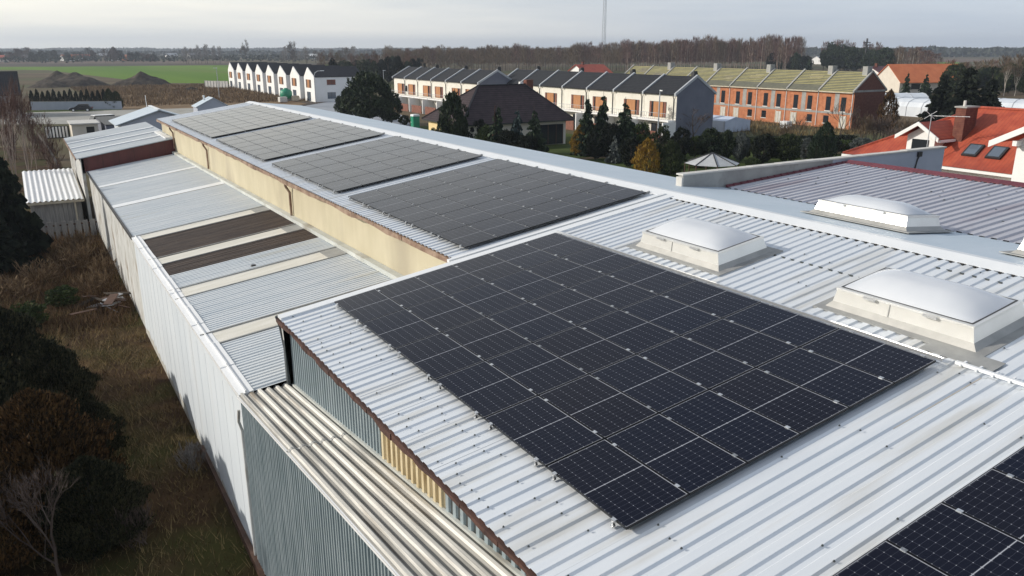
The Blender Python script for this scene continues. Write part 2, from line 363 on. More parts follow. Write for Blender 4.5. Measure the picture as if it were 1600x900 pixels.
# long cream wall of the far part with its eave
mb = MB(); mb.box(3.83, 4.1, A_JOIN, A_END-.3, 0, RZ(3.83)-.13); mb.build('cream_wall', MATS['beige_render'], hall)
mb = MB(); LZ0 = lambda a: 5.54-.012*(a-5.8); mb.beam((3.69, A_JOIN+.2, LZ0(.7)+.05), (3.69, 46.4, LZ0(46.4)+.05), .26, .15)
mb.build('base_gutter', MATS['gutter_pale'], hall)
def ragged(b0, b1, y0, y1, ztop, zdrop, step, amp, seed):
    rr = random.Random(seed); mb = MB(); y = y0; d = zdrop
    while y < y1:
        yn = min(y1, y+rr.uniform(step*.5, step*1.4)); d2 = zdrop*(1+rr.uniform(-amp, amp)); o = rr.uniform(-.012, .012)
        mb.hexa([(b0+o, y, ztop-d), (b1, y, ztop-d), (b1, yn, ztop-d2), (b0+o, yn, ztop-d2), (b0+o, y, ztop), (b1, y, ztop+.01), (b1, yn, ztop+.01), (b0+o, yn, ztop)])
        y = yn; d = d2
    return mb
ragged(3.48, 3.78, A_JOIN+.3, A_END-.1, RZ(3.52)-.05, .13, 1.1, .35, 5).build('eave_gutter', MATS['rust_brown'], hall)
mb = MB(); mb.box(3.76, 3.829, A_JOIN+.3, A_END-.3, RZ(3.6)-.24, RZ(3.6)-.165); mb.build('eave_trim', MATS['white_cap'], hall)
for y in (16.5, 34.0, 46.2):
    mb = MB(); zt = RZ(3.5)-.12
    mb.tube([(3.55, y, zt), (3.58, y, zt-.22), (3.74, y, zt-.5), (3.74, y, 5.4)], .055, 8); mb.build('downpipe', MATS['rust_brown'], hall)
mb = MB(); mb.prism([(3.83, A_END-.3, 0), (15.0, A_END-.3, 0), (15.0, A_END-.3, RB(15)-.1), (10.85, A_END-.3, RZ(10.85)-.12), (3.83, A_END-.3, RZ(3.83)-.12)], (0, .2, 0)); mb.build('end_wall', MATS['beige_render'], hall)
mb = MB(); mb.box(14.6, 14.85, A_NEAR, A_END-.4, 0, RB(15)-.2); mb.build('back_wall', MATS['beige_render'], hall)
# near part: profiled wall under the eave, rusty gutter, corner post
galv_prof = ((0, 0), (.18, 0), (.26, 1), (.66, 1), (.74, 0))
def vwall(b, y0, y1, z0, z1, pitch, h): return MB().ribs((b, y1, z0), (0, -1, 0), y1-y0, (0, 0, z1-z0), (-1, 0, 0), pitch, h, galv_prof)
W1 = -.95
vwall(W1, -5.15, .42, 3.2, RZ(-1)-.08, .155, .035).build('profiled_wall', MATS['galv'], hall)
vwall(W1-.005, -7.65, -5.16, 3.2, RZ(-1)-.08, .21, .045).build('profiled_wall', MATS['cream_sheet'], hall)
vwall(W1, A_NEAR, -7.66, 3.2, RZ(-1)-.08, .24, .035).build('profiled_wall', MATS['galv'], hall)
mb = MB()                                      # dark strips in the troughs: groove shade put into colour
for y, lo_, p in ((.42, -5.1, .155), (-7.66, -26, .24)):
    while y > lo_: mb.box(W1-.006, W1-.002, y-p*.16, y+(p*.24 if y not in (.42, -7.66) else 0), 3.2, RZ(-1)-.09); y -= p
mb.build('trough_shade', MATS['galv_dark'], hall)
mb = MB(); mb.box(W1-.04, W1-.002, A_NEAR, .45, RZ(-1)-.2, RZ(-1)-.05); mb.build('eave_beam', MATS['rust'], hall)
ragged(-1.24, -1.06, A_NEAR, .5, RZ(-1.2)-.05, .085, .35, .45, 9).build('eave_gutter', MATS['rust'], hall)
mb = MB(); mb.box(-1.12, -.98, .40, .52, 4.55, RZ(-1.1)-.06); mb.build('corner_post', MATS['galv_dark'], hall)
mb = MB(); mb.tube([(-1.20, .56, RZ(-1.2)-.02), (-1.12, .60, RZ(-1.2)-.3), (-1.05, .62, 5.6), (-1.05, .62, 4.72)], .05, 8); mb.build('downpipe', MATS['galv_dark'], hall)
# fixing screws and rubber washers on the near sheets: the nearest hundred are parts, the rest one mesh
pts = []; rr = random.Random(3); y = A_JOIN-.35
while y > -22:
    for b in (-.95, -.35, .45, 1.6, 2.7, 3.9, 5.1, 6.2, 7.6, 9.0, 10.2):
        if rr.random() < (.6 if b < 0 else .3):
            c = (b+rr.uniform(-.12, .12), y+rr.uniform(-.02, .02)); pts.append(Vector((c[0], c[1], RZ(c[0])+.003)))
    y -= .25
pts.sort(key=lambda p: (p-CAM).length if p.y > -14.5 else 99)
SCREW = ((.017, 0), (.017, .006), (.010, .010), (.010, .018))
s0 = MB().lathe(pts[0], SCREW, 6).build('roof_screw', MATS['galv_dark'], hall)
for p in pts[1:100]: c = s0.copy(); col.objects.link(c); c.location = p-pts[0]
mb = MB()
for p in pts[100:]: mb.lathe(p, SCREW, 6)
mb.build('roof_screws', MATS['galv_dark'], hall)['kind'] = 'stuff'
# cable run on the lap of the two sheets
mb = MB(); mb.beam((6.50, -10.9, RZ(6.5)+.05), (6.56, -24, RZ(6.56)+.05), .06, .05); y = -11.0
while y > -24: mb.beam((6.44, y, RZ(6.44)+.045), (6.62, y, RZ(6.62)+.045), .03, .03); y -= .25
mb.build('cable_tray', MATS['ridge_white'], hall)
mb = MB(); mb.beam((6.40, .15, RZ(6.4)+.075), (6.40, -10.75, RZ(6.4)+.075), .05, .05); mb.build('cable_tray', MATS['alu'], hall)

for b_, a_hi, a_lo in ((8.62, -5.3, -7.95), (10.0, -8.3, -9.6)):        # rib mouths where the upper sheets lap
    y = a_hi
    while y > a_lo: MB().box(b_-.012, b_+.012, y-.11, y, RZ(b_)-.02, RZ(b_)+.010).build('lap_gap', MATS['galv_dark'], hall); y -= .25
y = -.745
while y > -22:                                # long edges of the sheets, one every fourth rib
    MB().hexa([(-1.19, y-.006, RZ(-1.19)-.02), (6.43, y-.006, RZ(6.43)-.02), (6.43, y, RZ(6.43)-.02), (-1.19, y, RZ(-1.19)-.02), (-1.19, y-.006, RZ(-1.19)+.0025), (6.43, y-.006, RZ(6.43)+.0025), (6.43, y, RZ(6.43)+.0025), (-1.19, y, RZ(-1.19)+.0025)]).build('sheet_edge', MATS['seam_grey'], hall); y -= 1.0
mb = MB(); yv = -11.36
mb.hexa([(4.3, yv, RZ(4.3)-.0305), (6.42, yv-.01, RZ(6.42)-.0305), (6.42, yv+.09, RZ(6.42)-.0305), (4.5, yv+.06, RZ(4.5)-.0305), (4.3, yv, RZ(4.3)-.026), (6.42, yv-.01, RZ(6.42)-.026), (6.42, yv+.09, RZ(6.42)-.026), (4.5, yv+.06, RZ(4.5)-.026)]); mb.build('rust_streak', MATS['rust_stain'], hall)
# ------------------------------------------------------------------ skylights
def skylight(b0, b1, a1, a0, zf, sl, H=.34):
    up = Vector((-sl, 0, 1)).normalized()
    def P(b, a, h): return Vector((b, a, zf(b))) + up*h
    cx = (b0+b1)/2; ca = (a0+a1)/2
    fl = MB(); e = .16
    fl.hexa([P(b0-e, a0-e, .0), P(b1+e, a0-e, .0), P(b1+e, a1+e, .0), P(b0-e, a1+e, .0), P(b0-e, a0-e, .02), P(b1+e, a0-e, .02), P(b1+e, a1+e, .02), P(b0-e, a1+e, .02)])
    base = fl.build('skylight', MATS['lead'], hall)
    i = .15
    def ring(off, h): return [P(b0+off, a0+off, h), P(b1-off, a0+off, h), P(b1-off, a1-off, h), P(b0+off, a1-off, h)]
    cu = MB(); lo, hi = ring(0, .02), ring(i, H)
    mid_ = ring(i*.62, H*.34); sk = MB()
    for k in range(4): sk.quad(lo[k], lo[(k+1) % 4], mid_[(k+1) % 4], mid_[k]); cu.quad(mid_[k], mid_[(k+1) % 4], hi[(k+1) % 4], hi[k])
    sk.build('skirt', MATS['curb_skirt'], base)
    o = cu.build('curb', MATS['alu_curb'], base)
    fr = MB(); rA, rB, rC, rD = ring(i-.014, H), ring(i-.014, H+.045), ring(i+.045, H+.05), ring(i+.045, H)
    for r0, r1 in ((rA, rB), (rB, rC)):
        for k in range(4): fr.quad(r0[k], r0[(k+1) % 4], r1[(k+1) % 4], r1[k])
    for k in range(4): fr.quad(rD[k], rD[(k+1) % 4], rA[(k+1) % 4], rA[k])
    fr.build('frame', MATS['alu_curb'], base)
    gk = MB(); r0, r1 = ring(i+.045, H+.056), ring(i+.075, H+.056)
    for k in range(4): gk.quad(r0[k], r0[(k+1) % 4], r1[(k+1) % 4], r1[k])
    gk.build('gasket', MATS['gasket'], base)
    dm = MB(); n = 20; g = []
    for u in range(n+1):
        row = []
        for v in range(n+1):
            s, t = u/n, v/n
            b = b0+i+.06+(b1-b0-2*i-.12)*s; a = a0+i+.06+(a1-a0-2*i-.12)*t
            q = min(1, min(s, 1-s)*2*1.15); r_ = min(1, min(t, 1-t)*2*1.7)
            hgt = .24*(math.sin(q*math.pi/2)**.72)*(math.sin(r_*math.pi/2)**.72)
            row.append(len(dm.v)); dm.v.append(tuple(P(b, a, H+.05+hgt)))
        g.append(row)
    for u in range(n):
        for v in range(n): dm.f.append((g[u][v], g[u][v+1], g[u+1][v+1], g[u+1][v]))
    dm.build('dome', MATS['acrylic'], base, smooth=True)
    sm = MB()
    for bb in (b0,):
        sm.beam(P(bb+i*.62-.006, ca+.2, H*.35), P(bb+i-.006, ca+.2, H), .016, .012)
    sm.build('seam', MATS['lead'], base)
    for q in (.3, .7): hg = MB(); hg.beam(P(b0+i-.06, a0+(a1-a0)*q-.12, H+.02), P(b0+i-.06, a0+(a1-a0)*q+.12, H+.02), .03, .05); hg.build('hinge', MATS['alu'], base)
    return base
skylight(7.05, 8.75, -2.35, -5.2, RZ, SL)
skylight(7.05, 8.75, -8.0, -10.9, RZ, SL)
skylight(12.78, 14.45, -2.9, -5.85, RB, -.1)
skylight(12.78, 14.45, -8.35, -11.3, RB, -.1)
# bare lead patch below the nearest skylight
mb = MB(); mb.hexa([(6.62, -11.4, RZ(6.62)+.012), (7.0, -11.4, RZ(7.0)+.012), (7.0, -10.2, RZ(7.0)+.012), (6.62, -10.2, RZ(6.62)+.012), (6.62, -11.4, RZ(6.62)+.02), (7.0, -11.4, RZ(7)+.02), (7, -10.2, RZ(7)+.02), (6.62, -10.2, RZ(6.62)+.02)])
mb.build('lead_apron', MATS['lead'], hall)

# ------------------------------------------------------------------ solar panels, each one its own thing
def cell_material():
    m = bpy.data.materials.new('solar_cells'); m.use_nodes = True; t = m.node_tree; nn = t.nodes; ll = t.links; b = nn['Principled BSDF']
    b.inputs['Roughness'].default_value = .10; b.inputs['IOR'].default_value = 1.26; b.inputs['Specular Tint'].default_value = (.72, .86, 1.0, 1); b.inputs['Sheen Weight'].default_value = .0; b.inputs['Sheen Roughness'].default_value = .35; b.inputs['Sheen Tint'].default_value = (.95, .95, 1, 1); b.inputs['Specular IOR Level'].default_value = .5
    uv = nn.new('ShaderNodeUVMap'); sp = nn.new('ShaderNodeSeparateXYZ'); ll.new(uv.outputs['UV'], sp.inputs[0])
    def mth(op, a, v=None, v2=None):
        n = nn.new('ShaderNodeMath'); n.operation = op
        if isinstance(a, (int, float)): n.inputs[0].default_value = a
        else: ll.new(a, n.inputs[0])
        if v is not None:
            if isinstance(v, (int, float)): n.inputs[1].default_value = v
            else: ll.new(v, n.inputs[1])
        if v2 is not None: n.inputs[2].default_value = v2
        return n.outputs[0]
    def lines(coord, pitch):                      # distance to the nearest line, metres
        q = mth('DIVIDE', coord, pitch); f = mth('FRACT', q); d = mth('ABSOLUTE', mth('SUBTRACT', f, .5)); return mth('MULTIPLY', mth('SUBTRACT', .5, d), pitch)
    x, y = sp.outputs[0], sp.outputs[1]           # x over the short edge, y from the panel's middle
    ya = mth('ABSOLUTE', y); y2 = mth('SUBTRACT', ya, .010)
    dx = lines(mth('ADD', x, .501), .167); dy = lines(y2, .0845)
    lx = mth('LESS_THAN', dx, .0014); ly = mth('LESS_THAN', dy, .0011)
    dia = mth('LESS_THAN', mth('ADD', dx, dy), .0075)
    # corners only at every second row, where the two cut halves of a cell meet the next pair
    mid_ = mth('LESS_THAN', ya, .0055)
    ed = mth('MAXIMUM', mth('GREATER_THAN', ya, .866), mth('GREATER_THAN', x, .497))
    line = mth('MAXIMUM', lx, ly); white = mth('MAXIMUM', mth('MAXIMUM', dia, mid_), ed)
    bus = mth('LESS_THAN', lines(mth('ADD', x, .501), .0186), .0008)
    oi = nn.new('ShaderNodeObjectInfo')
    cr = nn.new('ShaderNodeValToRGB'); cr.color_ramp.elements[0].color = (.004, .006, .016, 1); cr.color_ramp.elements[1].color = (.006, .006, .012, 1); ll.new(oi.outputs['Random'], cr.inputs['Fac'])
    def mixc(f, a, c):
        n = nn.new('ShaderNodeMix'); n.data_type = 'RGBA'; ll.new(f, n.inputs[0]); ll.new(a, n.inputs[6]); n.inputs[7].default_value = (*c, 1); return n.outputs[2]
    c = mixc(bus, cr.outputs['Color'], (.012, .012, .018)); c = mixc(line, c, (.075, .078, .10)); c = mixc(white, c, (.40, .41, .44))
    ll.new(c, b.inputs['Base Color']); return m
MATS['cells'] = cell_material()
PL, PW = 1.769, 1.036                              # panel length (along the hall) and width (up the slope)
PITCH_L, PITCH_W = 1.791, 1.05
ang = math.atan(SL)
def make_panel():
    r = bpy.data.objects.new('solar_panel', None); r.empty_display_size = .2; col.objects.link(r)
    hw, hl = PW/2, PL/2; f = MB(); t = .011
    f.box(-hw, hw, -hl, -hl+t, -.035, 0); f.box(-hw, hw, hl-t, hl, -.035, 0); f.box(-hw, -hw+t, -hl+t, hl-t, -.035, 0); f.box(hw-t, hw, -hl+t, hl-t, -.035, 0)
    f.build('frame', MATS['frame_black'], r, local=True)
    g = MB(); gw, gl = hw-t, hl-t
    g.hexa([(-gw, -gl, -.03), (gw, -gl, -.03), (gw, gl, -.03), (-gw, gl, -.03), (-gw, -gl, -.0025), (gw, -gl, -.0025), (gw, gl, -.0025), (-gw, gl, -.0025)])
    loops = []
    for fc in g.f:
        for i in fc: loops.append((g.v[i][0], g.v[i][1]))
    g.uv = loops
    g.build('cell_glass', MATS['cells'], r, local=True)
    return r
def clamp_mb(x, low):
    c = MB()
    for y in (.66,):
        c.box(x-.024, x+.024, y-.035, y+.035, -.03, .007)
        if low: c.box(x-.035, x-.0, y-.018, y+.018, -.08, -.02); c.box(x-.06, x-.0, y-.025, y+.025, -.088, -.078)
        else: c.lathe((x, y, .007), ((.01, 0), (.01, .006)), 6)
    return c
proto = make_panel()
clamp_up = clamp_mb(PITCH_W/2, False); clamp_lo = clamp_mb(-PW/2-.012, True)
cu_me = clamp_up.build('clamp', MATS['alu'], None, local=True); cl_me = clamp_lo.build('clamp', MATS['alu'], None, local=True)
ORD = ['first', 'second', 'third', 'fourth', 'fifth', 'sixth', 'seventh', 'eighth']
used_proto = False
def array(name, b_start, a_far, ncol, nrow=6, rows=None, far_first=True):
    global used_proto
    s0 = b_start/math.cos(ang)
    for j in range(nrow):
        for i in range(ncol):
            if rows and (j, i) not in rows: continue
            o = proto if not used_proto else copy_tree(proto)
            used_proto = True
            s = s0+(j+.5)*PITCH_W
            o.location = (s*math.cos(ang), a_far-(i+.5)*PITCH_L, 6.76+s*math.sin(ang)); o.rotation_euler = (0, -ang, 0)
            for src, cond in ((cu_me, True), (cl_me, j == 0)):
                if cond:
                    for yo in (0, -1.32): c = src.copy(); col.objects.link(c); c.parent = o; c.location = (0, yo, 0)
            e_ = 'eave row' if j == 0 else ('ridge row' if j == nrow-1 else ORD[j]+' row from eave')
            far_i = 'at far end' if i == 0 else ('at near end' if i == ncol-1 else ORD[i]+' from far end')
            tag(o, 'solar panel in %s, %s, %s' % (name, e_, far_i), 'solar panel', 'solar panels on the hall roof')
array('big near array', 0, 0, 6)
array('array past the flashing', 4.0, 9.95, 5)
array('middle far array', 4.0, 20.1, 5)
array('last but one array', 4.0, 32.2, 6)
array('farthest array', 4.0, 47.75, 8)
array('cropped corner array', 0, -12.79, 3, 6, rows={(1, 0), (2, 0), (3, 0), (4, 0), (5, 0), (0, 0), (1, 1), (2, 1), (3, 1), (4, 1), (5, 1), (3, 2), (4, 2)})
for o_ in (cu_me, cl_me): bpy.data.objects.remove(o_)

# ================================================================== low lean-to annex with the white wall
def LZ(b, a): return 5.54 + .155*(b-3.85) - .012*(a-5.8)
WB = -2.15
lean = root('lean_to_annex', 'low annex with white outer wall and ribbed lean to roof with cream strips', 'annex', (-1, 20, 0))
bands = [(.3, 4.05, 's'), (4.05, 5.0, 't'), (5.0, 9.25, 's'), (9.25, 10.3, 't'), (10.3, 12.45, 's'), (12.45, 14.3, 'd'), (14.3, 15.35, 't'), (15.35, 19.35, 'd'), (19.35, 20.35, 't'),
         (20.35, 28.95, 'p'), (28.95, 29.75, 'w'), (29.75, 37.2, 'p'), (37.2, 37.85, 'w'), (37.85, 46.45, 'p')]
skew = -.16
def lean_pt(b, a, dz=0): return Vector((b, a, LZ(b, a)+dz))
for a0, a1, k in bands:
    pitch, h, m = {'s': (.185, .036, 'lean_steel'), 'p': (.185, .026, 'lean_steel'), 'd': (.15, .032, 'brown_sheet'), 't': (1.05, .0, 'translucent'), 'w': (.8, 0, 'ridge_white')}[k]
    mb = MB(); b0, b1 = WB-.05, 3.74; sk = skew if k in 'tdw' or True else 0
    p0 = lean_pt(b0, a1+.16*0, -.03 if k not in 'tw' else .012)
    al = Vector((0, -1, .012)).normalized()
    sp = Vector((b1-b0, -.45, LZ(b1, 0)-LZ(b0, 0)+.0054))
    mb.ribs(p0+Vector((0, .35, -.0042)), al, a1-a0+(.06 if k in 'tw' else 0), sp, (0, 0, 1), pitch, max(h, .0005), jitter=.15, seed=int(a0*10))
    nm = {'t': 'rooflight_strip', 'w': 'flashing_strip', 'd': 'brown_roof_sheet'}.get(k, 'roof_sheet')
    mb.build(nm, MATS[m], lean)
    if k == 't':
        mb = MB()
        for y in (a0-.03, a1+.05): mb.beam(p0+Vector((0, .35+(y-a1), .02)), p0+sp+Vector((0, .35+(y-a1), .02)), .045, .03)
        mb.build('strip_edge', MATS['lead'], lean)
        mb = MB(); e = p0+Vector((0, .35, .006)); q = e+sp
        mb.hexa([e+sp*.86+al*.05, q+al*.05, q+al*(a1-a0), e+sp*.86+al*(a1-a0), e+sp*.86+al*.05+Vector((0, 0, .01)), q+al*.05+Vector((0, 0, .01)), q+al*(a1-a0)+Vector((0, 0, .01)), e+sp*.86+al*(a1-a0)+Vector((0, 0, .01))])
        mb.build('strip_patch', MATS['lead'], lean)
mb = MB(); mb.box(WB-.02, WB+.16, .62, 20.6, 0, 4.40); mb.build('white_wall', MATS['white_wall'], lean)
mb = MB(); mb.box(WB+.03, WB+.2, 20.6, 46.4, 0, 4.08); mb.build('weathered_wall', MATS['dirty_white'], lean)
mb = MB(); mb.beam((WB-.06, 20.7, LZ(WB, 20.7)-.03), (WB-.06, 46.4, LZ(WB, 46.4)-.03), .09, .13); mb.build('edge_board', MATS['dark_metal'], lean)
for k in range(17): MB().box(WB-.024, WB-.0195, 1.7+1.14*k, 1.712+1.14*k, 0, 4.2).build('panel_joint', MATS['joint_pale'], lean)
mb = MB(); y = .7; rr = random.Random(18); h0 = .3
while y < 20.5:                                # mud splashed on the foot of the wall
    yn = y+rr.uniform(.15, .5); h1 = rr.uniform(.12, .5); mb.poly([(WB-.026, y, 0), (WB-.026, yn, 0), (WB-.026, yn, h1), (WB-.026, y, h0)]); y, h0 = yn, h1
mb.build('mud_splash', MATS['splash'], lean)
rr = random.Random(8); y = .55; k = 0
while y < 20.5:                                # folded wall capping in overlapping lengths
    yn = min(20.75, y+1.95); mb = MB(); z = LZ(WB, y)+.035+.02*(k % 2); z2 = LZ(WB, yn)+.035+.02*(k % 2); o = .008*(k % 2)
    mb.hexa([(WB-.07-o, y, z-.17), (WB+.26, y, z-.05), (WB+.26, yn+.06, z2-.05), (WB-.07-o, yn+.06, z2-.17), (WB-.09-o, y, z-.02), (WB+.26, y, z+.03), (WB+.26, yn+.06, z2+.03), (WB-.09-o, yn+.06, z2-.02)])
    mb.beam((WB+.08, y+.02, z+.03), (WB+.08, yn, z2+.03), .035, .05)
    mb.build('wall_cap', MATS['white_cap'], lean); y = yn; k += 1
mb = MB(); mb.beam((WB-.10, -.2, .12), (WB-.06, 7.5, .12), .12, .26); mb.build('base_board', MATS['wood_dark'], lean)
mb = MB(); mb.tube([(WB-.10, .68, 4.25), (WB-.12, .72, 3.95), (WB-.06, .74, 3.7), (WB-.06, .74, .1)], .035, 6); mb.build('conduit', MATS['dirty_white'], lean)
mb = MB(); mb.lathe((.7, 10.95, LZ(.7, 10.95)), ((.10, 0), (.08, .05), (.02, .06)), 8); mb.build('vent_cowl', MATS['dark_metal'], lean)

# ---------------------------------------------------------------- narrow profiled lean-to at the near corner
nar = root('narrow_shed', 'narrow shed with streaked ribbed roof and blue grey profiled wall at the near corner', 'shed', (-2.307, -6, 0))
def NZ(a): return 4.70 - .117*(a-.57)
mb = MB(); ya, yb = .62, -20.0
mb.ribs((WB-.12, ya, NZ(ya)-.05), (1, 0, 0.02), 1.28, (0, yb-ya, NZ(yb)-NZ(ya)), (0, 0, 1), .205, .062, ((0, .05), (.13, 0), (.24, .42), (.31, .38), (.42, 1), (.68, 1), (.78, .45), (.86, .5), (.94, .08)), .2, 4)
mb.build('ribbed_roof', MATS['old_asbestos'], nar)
mb = MB(); mb.ribs((WB-.12, -3.55, NZ(-3.55)-.043), (1, 0, .02), 1.26, (0, -.10, .0117), (0, 0, 1), .205, .062, ((0, .05), (.13, 0), (.24, .42), (.31, .38), (.42, 1), (.68, 1), (.78, .45), (.86, .5), (.94, .08)), .2, 4); mb.build('sheet_lap', MATS['lead'], nar)
mb = MB(); mb.ribs((WB-.02, .58, .1), (0, -1, 0), 20.5, (0, 0, 1), (-1, 0, 0), .135, .04, galv_prof, .1, 6)
mb.v = [(x, y, (.1 if i % 2 == 0 else NZ(y)-.05)) for i, (x, y, z) in enumerate(mb.v)]
mb.build('profiled_wall', MATS['galv'], nar)
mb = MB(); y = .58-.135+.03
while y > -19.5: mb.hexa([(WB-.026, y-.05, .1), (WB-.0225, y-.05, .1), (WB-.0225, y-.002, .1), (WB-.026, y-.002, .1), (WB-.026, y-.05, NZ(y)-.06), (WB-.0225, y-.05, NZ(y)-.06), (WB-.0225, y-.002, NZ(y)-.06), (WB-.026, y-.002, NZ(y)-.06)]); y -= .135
mb.build('trough_shade', MATS['galv_dark'], nar)  # dark strips that paint shade into the wall grooves
mb = MB(); mb.beam((WB-.09, .62, NZ(.62)-.075), (WB-.09, yb, NZ(yb)-.075), .05, .06); mb.build('edge_trim', MATS['white_cap'], nar)
mb = MB(); mb.beam((WB-.05, .62, .10), (WB-.05, -12, .10), .10, .22); mb.build('base_board', MATS['wood_dark'], nar)
mb = MB(); mb.box(-1.08, -1.0, .1, -20, 4.2, 4.3) if False else mb.beam((-1.0, .6, NZ(.6)+.01), (-1.0, yb, NZ(yb)+.01), .06, .05); mb.build('wall_flashing', MATS['gutter_pale'], nar)

# ---------------------------------------------------------------- higher annex with the dark red end wall
hi_ = root('red_end_annex', 'higher annex with dark red end wall and striped grey roof beyond the lean to', 'annex', (0, 54, 0))
def HZ(b): return 5.10 + .165*(b+2.6)
HA0, HA1 = 46.5, 62.0
mb = MB(); mb.prism([(WB-.3, HA0, 4.0), (3.8, HA0, 4.0), (3.8, HA0, HZ(3.8)-.1), (WB-.3, HA0, HZ(WB-.3)-.1)], (0, .08, 0)); mb.build('red_wall', MATS['maroon'], hi_)
y = WB
mb = MB()
while y < 3.6: mb.box(y, y+.03, HA0-.012, HA0-.002, 4.3, HZ(y)-.15); y += 1.05
mb.build('panel_joint', MATS['rust'], hi_)
mb = MB(); mb.hexa([(-2.75, HA0-.25, HZ(-2.75)-.06), (3.9, HA0-.25, HZ(3.9)-.06), (3.9, HA1, HZ(3.9)-.06), (-2.75, HA1, HZ(-2.75)-.06), (-2.75, HA0-.25, HZ(-2.75)), (3.9, HA0-.25, HZ(3.9)), (3.9, HA1, HZ(3.9)), (-2.75, HA1, HZ(-2.75))]); mb.build('roof', MATS['annex_roof'], hi_)
for y in (49.6, 52.9, 56.6):
    mb = MB(); mb.beam((-2.75, y, HZ(-2.75)+.03), (3.7, y-.4, HZ(3.7)+.03), .5, .08); mb.build('roof_strip', MATS['ridge_white'], hi_)
mb = MB(); mb.box(WB-.35, WB-.15, HA0, HA1-.3, 0, HZ(WB-.3)-.08); mb.build('side_wall', MATS['dirty_white'], hi_)
mb = MB(); mb.beam((-2.79, HA0-.25, HZ(-2.79)-.05), (-2.79, HA1, HZ(-2.79)-.05), .07, .14); mb.build('edge_board', MATS['rust_brown'], hi_)
mb = MB(); mb.beam((3.45, HA0+.1, HZ(3.5)+.03), (3.45, HA0+5.5, HZ(3.5)+.03), .4, .1); mb.build('wall_flashing', MATS['white_cap'], hi_)
# ================================================================== right hand hall, fire wall
rh = root('neighbour_hall', 'hall roofed in mauve ribbed sheet with a dark red ridge trim', 'hall', (18, -8, 0))
VB, VR, RH_A = 15.0, 21.45, 2.32
def VZ(b): return 7.83 + .062*(b-VB)
mb = MB(); mb.ribs((VB-.05, RH_A, VZ(VB)-.04), (0, -1, 0), 30, (VR-VB+.05, 0, .062*(VR-VB+.05)), (0, 0, 1), .30, .045, ((0, 0), (.22, 0), (.34, 1), (.76, 1), (.88, 0)), .1, 5)
mb.build('ribbed_roof', MATS['purple_roof'], rh)
mb = MB(); y = RH_A
mb.prism([(VR-.22, -28, VZ(VR)+.015), (VR, -28, VZ(VR)+.10), (VR+.4, -28, VZ(VR)+.03), (VR+.4, -28, VZ(VR)-.02), (VR-.22, -28, VZ(VR)-.01)], (0, 28+RH_A, 0)); mb.build('ridge_trim', MATS['red_trim'], rh)
mb = MB(); y = RH_A-.1
while y > -27: mb.box(VR-.34, VR-.2, y-.09, y, VZ(VR)-.03, VZ(VR)+.008); y -= .30
mb.build('ridge_teeth', MATS['red_trim'], rh)
ragged_v = MB(); b = VB
while b < VR-.1: ragged_v.hexa([(b, RH_A-.05, VZ(b)-.02), (b+.34, RH_A-.05, VZ(b)-.02), (b+.34, RH_A+.06, VZ(b)-.02), (b, RH_A+.06, VZ(b)-.02), (b, RH_A-.05, VZ(b)+.015), (b+.34, RH_A-.05, VZ(b)+.015), (b+.34, RH_A+.06, VZ(b)+.07), (b, RH_A+.06, VZ(b)+.07)]); b += .34
ragged_v.build('verge_trim', MATS['red_trim'], rh)
mb = MB(); mb.hexa([(VR+.4, -28, 7.8), (23.1, -28, 7.5), (23.1, RH_A, 7.5), (VR+.4, RH_A, 7.8), (VR+.4, -28, VZ(VR)-.03), (23.1, -28, 8.0), (23.1, RH_A, 8.0), (VR+.4, RH_A, VZ(VR)-.03)]); mb.build('back_roof', MATS['house_grey'], rh)
mb = MB(); mb.box(VB+.2, 23.0, -27.8, RH_A-.1, 0, 7.4); mb.build('body', MATS['concrete'], rh)
rr = random.Random(2)
for k in range(40):
    b, y = rr.uniform(15.5, 21), rr.uniform(-10, 2); MB().lathe((b, y, VZ(b)), ((.035, 0), (.03, .015), (.01, .02)), 6).build('roof_screw', MATS['galv_dark'], rh)
fw = root('fire_wall', 'long bare concrete fire wall with coping behind the mauve roof', 'wall', (20, 2.6, 0))
MB().box(13.05, 20.7, 2.45, 2.68, 4, 8.36).build('concrete_panel', MATS['concrete'], fw)
MB().box(20.7, 28.0, 2.45, 2.68, 4, 8.36).build('rendered_panel', MATS['blue_grey_render'], fw)
mb = MB(); b = 12.98; rr = random.Random(4)
while b < 28: bn = min(28.06, b+rr.uniform(1.4, 2.2)); mb.box(b+.012, bn, 2.40, 2.73, 8.363, 8.42+rr.uniform(-.010, .010)); b = bn
mb.build('coping', MATS['concrete_light'], fw)
mb = MB(); mb.box(12.97, 13.045, 2.42, 2.7, 6, 8.30); mb.build('end_cap', MATS['concrete_light'], fw)
mb = MB(); mb.tube([(26.3, 2.42, 8.3), (26.1, 2.42, 8.0), (25.9, 2.42, 7.2)], .03, 6); mb.box(26.05, 26.3, 2.36, 2.44, 8.12, 8.32); mb.build('cable', MATS['dark_metal'], fw)

